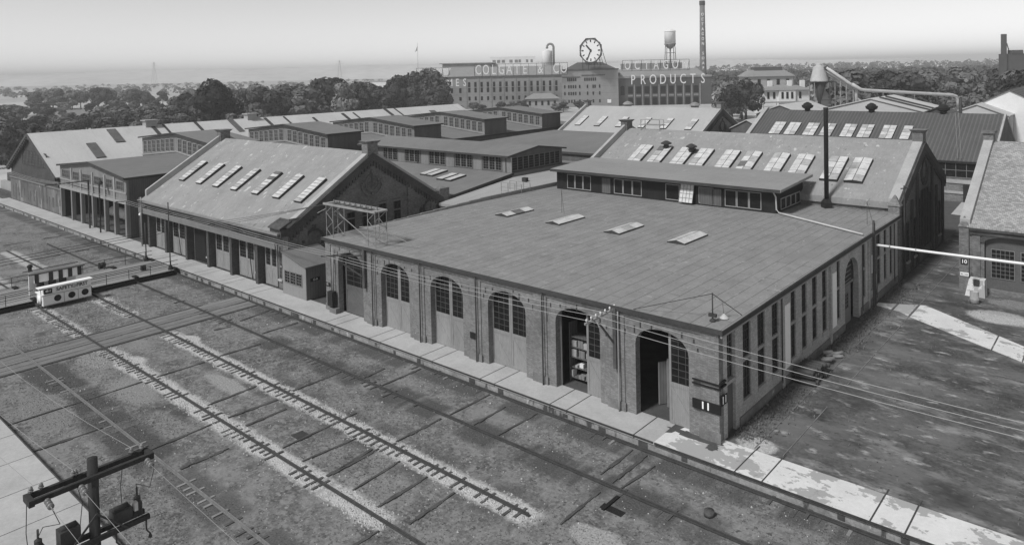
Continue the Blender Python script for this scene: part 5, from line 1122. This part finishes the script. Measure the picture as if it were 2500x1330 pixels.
for z, xs in ((17.0, (-13.5, -12.3, -11.1, -9.9, -8.7, -3, -1.7, -.4, .9, 2.2, 3.5)), (12.6, (-15.5, -13, -11.6, -10.2, -8.8, -6.3, -1.5, 2, 3.2, 6)), (8.4, (-15.5, -13, -11.6, -10.2, -8.8, -6.3, -1.5, 2, 6)), (3.6, (-15.5, -13, -11.3, -9.6, -6.3, -1.5, 2, 6, 12))):
    for x in xs: part('window', MB().box(x - .42, x + .42, -.12, .1, z - 1.0, z + 1.0), m_glass, CB)
part('notice_board', MB().box(10.6, 13, -.3, -.12, 2.2, 4.4), m_white, CB)
m = MB(); m.hexa([(-14, 6, 23.4), (17, 6, 23.4), (17, 30, 23.4), (-14, 30, 23.4), (-6, 14, 27.6), (9, 14, 27.6), (9, 24, 27.6), (-6, 24, 27.6)]); part('roof', m, m_lath_dark, CB)
RB = fthing('factory', 'dark brick factory wing under the lower line of white roof letters', 'factory', 448, 84)
m = MB(); m.box(-29, 29, 0, 36, -2, 17.0); part('wall', m, m_lath_dark, RB); m = MB(); m.box(-29.2, 29.2, -.5, 36, 17, 18.2); part('cornice', m, m_lath, RB)
m = MB(); m.hexa([(-29, 1, 18.2), (26, 1, 18.2), (26, 35, 18.2), (-29, 35, 18.2), (-26, 9, 22.6), (22, 9, 22.6), (22, 28, 22.6), (-26, 28, 22.6)]).box(-24, 14, 12, 26, 22.0, 26.2); part('roof', m, m_far_roof, RB)
for k in range(9):
    x = -21.5 + k * 5.1
    for z0, z1 in ((7.4, 11.8), (.4, 4.8)): part('window', MB().box(x - 1.5, x + 1.5, -.12, .1, z0, z1), m_glass, RB)
    part('pilaster', MB().box(x + 2.2, x + 2.8, -.45, .1, 0, 13), m_lath, RB); part('spandrel', MB().box(x - 1.5, x + 1.5, -.2, .1, 5.6, 6.6), m_far_roof, RB)
part('arched_window', MB().prism(arch(-26.4, 1.3, 6.5, 11, 1.4), [], lambda u, v, w: (u, w, v), -.14, .1), m_glass, RB)
def letters(label, txt, D, x0, pitch, zc, h, wsc=.8, frame=True, lm=None):
    lm = lm or m_letter_far
    t = fthing('roof_letters', label, 'sign', D)
    for k, ch in enumerate(txt):
        if ch == ' ': continue
        xc = x0 + pitch * (k + .5)
        part('letter', text_mb(ch, h * 1.42, lambda u, v, w: (xc + u, -w, zc + v - h * .02), .3, .0, wsc), lm, t)
    if frame:
        m = MB(); a, b = x0, x0 + pitch * len(txt)
        for z in (zc - h * .62, zc + h * .58): m.beam((a, .6, z), (b, .6, z), .22, .22)
        x = a
        while x <= b: m.beam((x, .6, zc - h * .6), (x, .6, zc + h * .6), .2, .2); m.beam((x, .6, zc + h * .5), (x, 5.5, zc - h * .6), .16, .16); x += pitch * 1.0
        part('frame', m, m_iron, t)
    return t
letters('white letters COLGATE & CO on a frame along the roof left of the clock', 'COLGATE & CO', 441, -33.8, 4.76, 24.0, 6.0, .62)
letters('upper line of white roof letters, OCTAGON, right of the clock', 'OCTAGON', 442, 57.2, 5.85, 24.9, 5.4, .62, True, m_house)
letters('lower line of white letters, PRODUCTS, across the dark factory wing', 'PRODUCTS', 440, 60.0, 6.1, 16.0, 6.0, .66, False)
letters('white letters SOAPS half hidden by trees at the left end of the factory', 'SOAPS', 442, -69.5, 4.0, 23.6, 4.0, .7)
letters('white letters PERFUMES half hidden by trees at the left end of the factory', 'PERFUMES', 440, -73.5, 4.5, 16.6, 4.6, .7, False)
# clock: turned towards the river on the left
CK = thing('roof_clock', 'giant octagonal clock on the factory roof reading about twenty-five to eleven', 'clock', far(37.6, 440, 34.6), None, YAW - R(34), True)
rc = 7.6
m = MB(); oc = [((rc + .55) * math.cos(R(22.5 + 45 * k)), (rc + .55) * math.sin(R(22.5 + 45 * k))) for k in range(8)]; ic = [(7.05 * math.cos(2 * math.pi * k / 32), 7.05 * math.sin(2 * math.pi * k / 32)) for k in range(32)]
m.prism(oc, [ic], lambda u, v, w: (u, w, v), -.5, .3); part('rim', m, m_iron, CK)
m = MB(); m.prism(ic, [], lambda u, v, w: (u, w, v), .0, .2); part('face', m, mat('clock_face', .70, .04, .3), CK)
for k in range(12):
    a = R(30 * k); p, q = 5.0, 6.5; c, s_ = math.sin(a), math.cos(a)
    part('hour_mark', MB().beam((c * p, -.1, s_ * p), (c * q, -.1, s_ * q), .75 if k % 3 == 0 else .6, .1, (0, 1, 0)), m_sign_black, CK)
for a, l, w in ((R(-43), 4.6, .95), (R(204), 6.4, .6)): part('hand', MB().beam((-math.sin(a) * .8, -.25, -math.cos(a) * .8), (math.sin(a) * l, -.25, math.cos(a) * l), w, .1, (0, 1, 0)), m_sign_black, CK)
m = MB()
for x in (-6, -2, 2, 6): m.beam((x, .5, -7.6), (x, .5, 6 if abs(x) < 3 else 4), .25, .25); m.beam((x, .5, 5), (x, 9, -9), .25, .25); m.beam((x, .5, -2), (x, 5, -9), .2, .2); m.beam((x, .4, -7.4), (x, .4, -12), .4, .4)
m.beam((-7, .6, -7.8), (7, .6, -7.8), .5, .5); m.beam((-7, 6, -8.6), (7, 6, -8.6), .3, .3); part('support_frame', m, m_iron, CK)
# stack, water tower, silo
t = fthing('factory_chimney', 'tall round brick chimney with vertical white letters, highest thing on the skyline', 'chimney', 470, 113.2)
part('shaft', MB().lathe((0, 0, 0), [(2.35, 0), (2.2, 20), (1.85, 45), (1.65, 63)], 20), mat('chimney_brick', .15, .2, .2), t); part('crown', MB().lathe((0, 0, 0), [(1.65, 63), (1.9, 63.4), (1.85, 66), (1.5, 66.1)], 20), m_lath_dark, t)
for k, ch in enumerate('OCTAGON SOAP'):
    if ch != ' ': part('letter', text_mb(ch, 2.6, lambda u, v, w: (-.35 + u, -2.25 + .012 * (57 - 3.1 * k) * .6 - w * .5 - .05, 57 - 3.15 * k + v), .12, .04, .8), m_letter, t)
t = fthing('water_tower', 'pale water tower with a cone roof on thin legs beside the tall chimney', 'water tower', 460, 90)
part('tank', MB().lathe((0, 0, 0), [(.1, 48.2), (3.6, 46.4), (3.75, 46.0), (3.5, 45.9), (3.5, 38.3)], 20), m_house, t); part('bowl', MB().lathe((0, 0, 0), [(3.7, 38.4), (3.7, 38.0), (2.6, 36.4), (1.2, 35.2), (.5, 34.9)], 20), m_steel_mid, t)
for k in range(4): a = R(45 + 90 * k); part('leg', MB().beam((3.5 * math.cos(a), 3.5 * math.sin(a), 38), (4.8 * math.cos(a), 4.8 * math.sin(a), 18), .35, .35), m_iron, t)
part('riser', MB().tube([(0, 0, 35), (0, 0, 18)], .5, 8), m_steel_mid, t)
m = MB()
for z in (32.5, 27): 
    for k in range(4): a, b = R(45 + 90 * k), R(135 + 90 * k); r = 3.5 + (38 - z) * .065; m.beam((r * math.cos(a), r * math.sin(a), z), (r * math.cos(b), r * math.sin(b), z), .2, .2)
part('brace', m, m_iron, t)
t = fthing('silo', 'pale round silo with a dark gooseneck pipe on the factory roof', 'silo', 470, 11.6)
part('body', MB().lathe((0, 0, 24), [(3.4, 0), (3.4, 11.2), (3.2, 11.6), (.5, 12.0)], 20), m_house, t)
part('gooseneck', MB().tube([(4.2, -3, 25)] + [(2.1 + 2.1 * math.cos(R(a)), -3, 38 + 2.1 * math.sin(R(a))) for a in range(0, 200, 20)] + [(0, -3, 37)], .75, 10), m_steel_mid, t)
t = fthing('warehouse', 'long pale flat-roofed warehouse behind the trees left of the factory', 'warehouse', 620, -125); part('wall', MB().box(-18, 22, 0, 30, -1, 16), m_house, t); part('upper_block', MB().box(4, 30, 8, 34, 16, 21.3), m_house, t); part('roof_edge', MB().box(-18.3, 22.3, -.3, 30, 16, 16.6), m_house_gray, t)
t = fthing('gatehouse', 'small pale hip-roofed house standing before the factory centre', 'house', 405, 4); part('wall', MB().box(-6, 12, 0, 12, -1, 7.2), m_house_gray, t); part('roof', MB().hexa([(-7, -1, 7.2), (13, -1, 7.2), (13, 13, 7.2), (-7, 13, 7.2), (-2, 5, 10), (8, 5, 10), (8, 7, 10), (-2, 7, 10)]), m_far_roof, t)
for k in range(5): part('window', MB().box(-4.8 + k * 3.5, -3.6 + k * 3.5, -.1, .1, 3.5, 6), m_glass, t)
t = fthing('flagpole', 'flagpole with a small furled flag left of the factory', 'flagpole', 430, -66.5); part('pole', MB().tube([(0, 0, 18), (0, 0, 41)], .12, 6), m_steel, t); part('flag', MB().hexa([(-1.6, 0, 35.5), (-.2, -.1, 36.5), (-.2, .1, 36.5), (-1.6, .15, 35.5), (-.9, 0, 37), (0, -.1, 39.4), (0, .1, 39.4), (-.9, .15, 37)]), m_steel_mid, t)
for k, (u, zt) in enumerate(((-781, 56), (-395, 52))):
    t = fthing('pylon', 'faint lattice pylon on the far plain at the %s' % ('far left' if k == 0 else 'centre left'), 'pylon', 1500, u); m = MB()
    for a, b in ((-1, -1), (1, -1), (1, 1), (-1, 1)): m.beam((a * 5, b * 5, 0), (a * .5, b * .5, zt), .28, .28)
    m.beam((-8, 0, zt - 8), (8, 0, zt - 8), .3, .3); m.beam((-6, 0, zt - 3), (6, 0, zt - 3), .3, .3); part('tower', m, m_steel_mid, t)
# ------------------------------------------------------------------ houses and dust collector on the right
t = fthing('house', 'white two-storey house with three chimneys and a low hip roof left of the dust collector', 'house', 330, 117.5)
part('wall', MB().box(-10.5, 10.5, 0, 13, 0, 11.9).box(-3.8, 3.8, -1.2, 0, 0, 11.9), m_house, t); part('roof', MB().hexa([(-11.5, -1.6, 11.9), (11.5, -1.6, 11.9), (11.5, 14, 11.9), (-11.5, 14, 11.9), (-6, 4, 14.0), (6, 4, 14.0), (6, 9, 14.0), (-6, 9, 14.0)]), m_far_roof, t)
for x in (-6.2, 2.8, 8.8): part('chimney', MB().box(x - .9, x + .9, 3, 5, 12.5, 16.2), m_house, t)
for x in (-8.3, -5.6, -2.2, 0, 2.2, 6.3): part('window', MB().box(x - .5, x + .5, -.15 if abs(x) > 3 else -1.35, .05 if abs(x) > 3 else -1.15, 8.0, 11.0), m_glass, t)
part('porch', MB().box(-12, 12, -4, -1.25, 6.2, 6.8).box(-12, -11.7, -4, -3.7, 0, 6.2).box(11.7, 12, -4, -3.7, 0, 6.2).box(-6, -5.7, -4, -3.7, 0, 6.2).box(5.7, 6, -4, -3.7, 0, 6.2), m_house_gray, t)
t = fthing('house', 'ornate white house half hidden by the dust collector legs', 'house', 335, 136); part('wall', MB().box(-5, 8, 0, 10, 0, 11), m_house, t); part('roof', MB().hexa([(-6, -1, 11), (9, -1, 11), (9, 11, 11), (-6, 11, 11), (0, 4, 15), (3, 4, 15), (3, 6, 15), (0, 6, 15)]), m_far_roof, t)
for k in range(3): part('window', MB().box(-3.8 + 3.6 * k, -2.6 + 3.6 * k, -.15, .05, 7, 10), m_glass, t)
t = fthing('house', 'big gray gabled house with a long roof monitor behind the white house', 'house', 380, 127); part('wall', MB().box(-12, 12, 0, 16, 0, 17.5), m_house_gray, t); part('roof', MB().hexa([(-13, -1, 17.5), (13, -1, 17.5), (13, 17, 17.5), (-13, 17, 17.5), (-9, 6, 21), (9, 6, 21), (9, 10, 21), (-9, 10, 21)]), m_far_roof, t); part('roof_monitor', MB().box(-7, 8, 5, 11, 20.5, 22.4), m_lath_dark, t)
for x in (-6, -1, 4, 9): part('window', MB().box(x - .8, x + .8, -.15, .05, 13, 16), m_glass, t)
t = fthing('dust_collector', 'pale cone-topped dust collector on tall legs with three ducts running down to the right', 'dust collector', 230, 92.4)
part('drum', MB().lathe((0, 0, 0), [(2.75, 17.9), (2.7, 18.3), (1.75, 22.3), (1.7, 22.7), (1.0, 23.0), (.95, 23.5), (.2, 23.9)], 20), m_steel, t); part('hopper', MB().lathe((0, 0, 0), [(2.3, 17.9), (.5, 11.5), (.5, 9)], 14), m_iron, t)
for x, y in ((-2.3, -2), (4.2, -2), (-2.3, 2), (4.2, 2)): part('leg', MB().beam((x, y, 6), (x, y, 18), .22, .22), m_steel_mid, t)
part('platform', MB().box(-2.6, 4.5, -2.3, 2.3, 17.7, 17.9).box(-2.6, 4.5, -2.3, -2.2, 12, 12.15), m_iron, t); part('outlet', MB().tube([(1.4, -1.2, 21.8), (2.4, -1.6, 22.6)], .7, 10), m_iron, t)
part('shed', MB().box(.6, 4, 2.5, 6, 6, 13.2).hexa([(.3, 2.3, 13.2), (4.3, 2.3, 13.2), (4.3, 6.2, 13.2), (.3, 6.2, 13.2), (2, 4, 16.4), (2.6, 4, 16.4), (2.6, 4.4, 16.4), (2, 4.4, 16.4)]), m_house_gray, t)
for k, dz in enumerate((.5, -.5, -1.4)): part('duct', MB().tube([(1.6, -1.8 + .8 * k, 22.0 + dz * .75), (10.2, -2 + .8 * k, 15.9 + dz * .6)] + ([(10.9, -2, 15.0), (10.9, -2, 8)] if k == 0 else []), .48, 10), m_steel, t)
part('duct', MB().tube([(9.0, -3.4, 17.0), (11.6, -3.4, 15.3), (13, -3.4, 15.0), (40.5, -3.4, 12.9), (41.8, -3.4, 12.4), (42.3, -3.4, 11.2), (42.4, -3.4, 9.5)], .52, 10), m_steel, t)
m = MB()
for x in (5.5, 7.4, 9.6, 19, 29, 38):
    zt = 18.5 - (x - 5.5) * .7 if x < 10 else 14.6 - (x - 12) * .075
    m = MB(); m.beam((x, -2.6, 5), (x, -2.6, zt), .13, .13); m.beam((x + .9, -1.2, 5), (x + .9, -1.2, zt), .13, .13)
    for q in range(4): m.beam((x, -2.6, 5 + q * (zt - 5) / 4), (x + .9, -1.2, 5 + (q + 1) * (zt - 5) / 4), .1, .1)
    part('duct_trestle', m, m_steel_mid, t)
part('duct', MB().tube([(10.9, -2, 12.6), (16.2, -4, 8.0)], .35, 8), m_steel_mid, t)
t = fthing('power_house', 'tall square dark chimney and block at the far right skyline', 'power house', 320, 214); part('chimney', MB().box(-3.9, -2.0, 0, 1.2, 0, 35), m_lath_dark, t); part('block', MB().box(-2.4, 14, 1.21, 5, 0, 26.2).box(1, 6, 1, 4, 26.2, 27.8), m_lath_dark, t); part('strut', MB().beam((-1.4, 1, 31), (2, 4, 26.2), .3, .3), m_iron, t)
# ------------------------------------------------------------------ terrain far away
def ridge(name, D, pts, depth, m):
    g = MB(); base = -3
    for (L0, z0), (L1, z1) in zip(pts, pts[1:]):
        a, b = far(L0, D), far(L1, D); c, d = far(L0, D + depth), far(L1, D + depth); e, f = far(L0, D + 2 * depth), far(L1, D + 2 * depth)
        g.poly([(a.x, a.y, base), (b.x, b.y, base), (d.x, d.y, z1), (c.x, c.y, z0)]); g.poly([(c.x, c.y, z0), (d.x, d.y, z1), (f.x, f.y, base), (e.x, e.y, base)])
    return struct(name, g, m)
random.seed(41)
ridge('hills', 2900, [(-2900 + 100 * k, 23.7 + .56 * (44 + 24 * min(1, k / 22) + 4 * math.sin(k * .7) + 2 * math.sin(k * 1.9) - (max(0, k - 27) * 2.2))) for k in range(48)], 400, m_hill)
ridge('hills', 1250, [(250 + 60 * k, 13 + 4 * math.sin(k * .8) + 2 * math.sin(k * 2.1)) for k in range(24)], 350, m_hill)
g = MB(); pts = [far(L, D) for L, D in ((-1300, 1130), (-860, 1130), (-900, 1300), (-1400, 1330))]; g.poly([(p.x, p.y, .05) for p in pts]); struct('river', g, mat('water', .5, .05, .01, rough=.2))
g = MB(); pts = [far(L, D) for L, D in ((-330, 455), (-255, 450), (-255, 540), (-360, 560))]; g.poly([(p.x, p.y, .06) for p in pts]); struct('meadow', g, mat('grass_pale', .18, .2, .03))
# ------------------------------------------------------------------ TREES
def crown_mesh(seed, w, h, n=11, q=175, leaf=.55, squash=.8):
    r = random.Random(seed); mb = MB(); bl = []
    for k in range(n):
        a = r.uniform(0, 6.28); rad = w * .5 * math.sqrt(r.random()) * .72; t = r.uniform(.28, .86)
        rr = w * r.uniform(.13, .25); bl.append((rad * math.cos(a) * (1.15 - .55 * t), rad * math.sin(a) * (1.15 - .55 * t), h * t, rr))
    bl.append((0, 0, h * .84, w * .2)); bl.append((0, 0, h * .55, w * .3))
    for bx_, by_, bz_, rr in bl:
        for i in range(q):
            z = r.uniform(-.75, 1); a = r.uniform(0, 6.28); c = math.sqrt(max(0, 1 - z * z)); rad = rr * (r.random() ** .16)
            p = Vector((bx_ + c * math.cos(a) * rad, by_ + c * math.sin(a) * rad, bz_ + z * rad * squash))
            nv = (Vector((c * math.cos(a), c * math.sin(a), z)) + Vector((r.gauss(0, .28), r.gauss(0, .28), r.gauss(0, .28)))).normalized()
            u = nv.orthogonal().normalized(); v = nv.cross(u); s = leaf * r.uniform(.5, 1.25)
            ang = r.uniform(0, 3.14); u, v = u * math.cos(ang) + v * math.sin(ang), v * math.cos(ang) - u * math.sin(ang)
            mb.poly([p - u * s - v * s * .4, p + u * s * .2 - v * s * .7, p + u * s + v * s * .3, p - u * s * .1 + v * s * .75])
    return mb, bl
PROTO = []
def proto(seed, w, h, leafm, kind, **kw):
    t = thing('tree', kind, 'tree', (0, 0, -500), None, 0, True)
    mb, bl = crown_mesh(seed, w, h, **kw); part('crown', mb, leafm, t, None, False)
    tr = MB().tube([(0, 0, -.6), (.1, 0, h * .3), (0, .1, h * .62)], w * .034, 8, w * .014)
    for b in bl[:6]: tr.tube([(0, 0, h * random.uniform(.22, .4)), (b[0] * .5, b[1] * .5, b[2] * .75), (b[0], b[1], b[2])], w * .013, 5, w * .005)
    part('trunk', tr, m_bark, t); return t
for sd, w, h, lm, kw in ((1, 11, 12, 1, {}), (2, 12, 13, 0, dict(n=13)), (3, 10, 13, 2, dict(n=10)), (4, 13, 12, 1, dict(n=14)), (5, 9, 11, 2, dict(n=9)), (6, 11, 14, 0, dict(n=12)), (7, 7, 14, 0, dict(n=12, squash=1.2)), (8, 12, 11, 2, dict(n=14))): PROTO.append(proto(sd, w, h, m_leaf[lm], 'tree', **kw))
used = set(); NTREE = 0; placed = []
def tree(u, D, h, label, group, k=None, rnd=random, wide=1.0):
    global NTREE
    L = (u - 1294) * D / 1759; p = far(L, D)
    if -172 < p.x < 40 and 13 < p.y < 156: return False
    for q in placed:
        if (q[0] - p).length < (q[1] + h) * .17: return False
    placed.append((p, h))
    k = rnd.randrange(len(PROTO)) if k is None else k
    if k == 6 and rnd.random() < .6: k = 1
    o = PROTO[k]; base = (12, 13, 13, 12, 11, 14, 14, 11)[k]
    if k in used: o = dup(o)
    used.add(k); s = h / base * 1.0
    o.location = p; o.rotation_euler.z = rnd.uniform(0, 6.28); o.scale = (s * wide * rnd.uniform(.9, 1.15), s * wide * rnd.uniform(.9, 1.15), s)
    o['label'] = label; o['category'] = 'tree'; o['group'] = group; NTREE += 1; return True
rt = random.Random(99)
def grove(n, u0, u1, d0, d1, hf, label, group, wide=1.0, tries=14):
    for i in range(n):
        for _ in range(tries):
            D = math.sqrt(rt.uniform(d0 * d0, d1 * d1)); u = rt.uniform(u0, u1)
            if tree(u, D, hf(D) * rt.uniform(.85, 1.15), label, group, None, rt, wide): break
grove(10, 420, 900, 290, 345, lambda D: 20, 'tall leafy tree standing above the wood beyond the whitened roof', 'tall trees beyond the whitened roof', 1.0)
grove(26, 430, 890, 300, 430, lambda D: 17, 'leafy tree in the taller part of the wood beyond the whitened roof', 'trees beyond the whitened roof, taller part', 1.15)
grove(60, -60, 470, 205, 330, lambda D: 8.2 + (D - 205) * .012, 'low bushy tree in the wood behind the far left end of the whitened roof', 'low trees behind the far left shed', 1.25)
grove(46, 250, 640, 240, 330, lambda D: 9.5 + (D - 240) * .02, 'bushy tree close behind the ridge of the whitened roof', 'trees close behind the whitened ridge', 1.2)
grove(30, -80, 430, 330, 480, lambda D: 9.5, 'distant tree in the wood at the far left', 'distant trees at the far left', 1.2)
grove(18, 60, 500, 540, 600, lambda D: 15, 'distant round tree on the skyline row at the far left', 'skyline trees at the far left', 1.1)
grove(7, 960, 1062, 350, 395, lambda D: 23, 'tallest dense tree hiding the left end of the far factory', 'tall trees hiding the factory end', .9)
grove(12, 880, 1085, 345, 400, lambda D: 17, 'dense dark tree before the left end of the far factory', 'dense trees before the factory', 1.05)
grove(9, 640, 1000, 330, 420, lambda D: 8, 'low tree at the edge of the clearing before the factory trees', 'low trees at the clearing', 1.1)
grove(16, 1090, 1420, 375, 432, lambda D: 5.5, 'low round bush tree at the foot of the far factory', 'bush trees at the foot of the factory', 1.5)
grove(7, 1768, 1838, 300, 330, lambda D: 18, 'dark tall tree between the lower roof letters and the white house', 'dark trees left of the white house', .95)
grove(14, 1850, 2060, 400, 520, lambda D: 14, 'tree among the far houses behind the dust collector', 'trees among the far houses', 1.0)
grove(34, 2040, 2480, 255, 345, lambda D: 18.5, 'big leafy tree in the row behind the long horizontal duct', 'big trees behind the duct', 1.05)
grove(16, 2030, 2480, 245, 262, lambda D: 9, 'smaller tree just behind the long horizontal duct', 'small trees behind the duct', 1.2)
grove(4, 2478, 2530, 200, 230, lambda D: 19, 'dark tree cut by the right edge of the picture', 'dark trees at the right edge', 1.0)
grove(5, -40, 40, 195, 215, lambda D: 13, 'dark tree at the left edge beside the whitened shed', 'dark trees at the left edge', 1.1)
for k, o in enumerate(PROTO):
    if k not in used: 
        for c in list(o.children): bpy.data.objects.remove(c)
        bpy.data.objects.remove(o)
# far woods that read as one mass
def wood(name, n, u0, u1, d0, d1, h, m, seed, gz=lambda L, D: 0, q=46):
    r = random.Random(seed); mb = MB()
    for i in range(n):
        D = math.sqrt(r.uniform(d0 * d0, d1 * d1)); u = r.uniform(u0, u1); L = (u - 1294) * D / 1759; c = far(L, D, gz(L, D)); w = r.uniform(6, 10); hh = h * r.uniform(.7, 1.2)
        for k in range(q):
            a = r.uniform(0, 6.28); z = r.random() ** .6; rad = w * math.sqrt(max(.05, 1 - z * z)) * r.uniform(.6, 1)
            p = c + Vector((rad * math.cos(a), rad * math.sin(a), hh * z)); s = r.uniform(1.0, 2.2)
            nv = Vector((math.cos(a) * .6 + r.gauss(0, .4), math.sin(a) * .6 + r.gauss(0, .4), z + .2)).normalized(); e = nv.orthogonal().normalized(); f = nv.cross(e)
            mb.poly([p - e * s - f * s * .5, p + e * s * .4 - f * s, p + e * s + f * s * .4, p - e * s * .3 + f * s])
    return struct(name, mb, m, 'stuff', False)
wood('woodland', 150, -250, 1010, 700, 1250, 9, m_leaf[1], 5)
wood('woodland', 170, -250, 1150, 1300, 2300, 7, m_leaf[1], 6, q=30)
wood('woodland', 700, 1730, 2640, 480, 1050, 15, m_leaf[1], 7)
wood('woodland', 560, 1700, 2680, 1150, 1650, 13, m_leaf[1], 8, lambda L, D: 13 * max(0, 1 - abs(D - 1600) / 350), 34)
# ------------------------------------------------------------------ HAZE
hz = MB(); hz.box(-7500, 7500, -5500, 7500, -5, 74)
ho = struct('haze', hz, None, 'stuff')
hm = bpy.data.materials.new('haze'); hm.use_nodes = True; t_ = hm.node_tree; t_.nodes.remove(t_.nodes['Principled BSDF'])
pv = t_.nodes.new('ShaderNodeVolumePrincipled'); pv.inputs['Color'].default_value = (.95, .95, .95, 1); pv.inputs['Density'].default_value = 0.00036; pv.inputs['Anisotropy'].default_value = 0
t_.links.new(pv.outputs[0], t_.nodes['Material Output'].inputs['Volume']); ho.data.materials.append(hm)
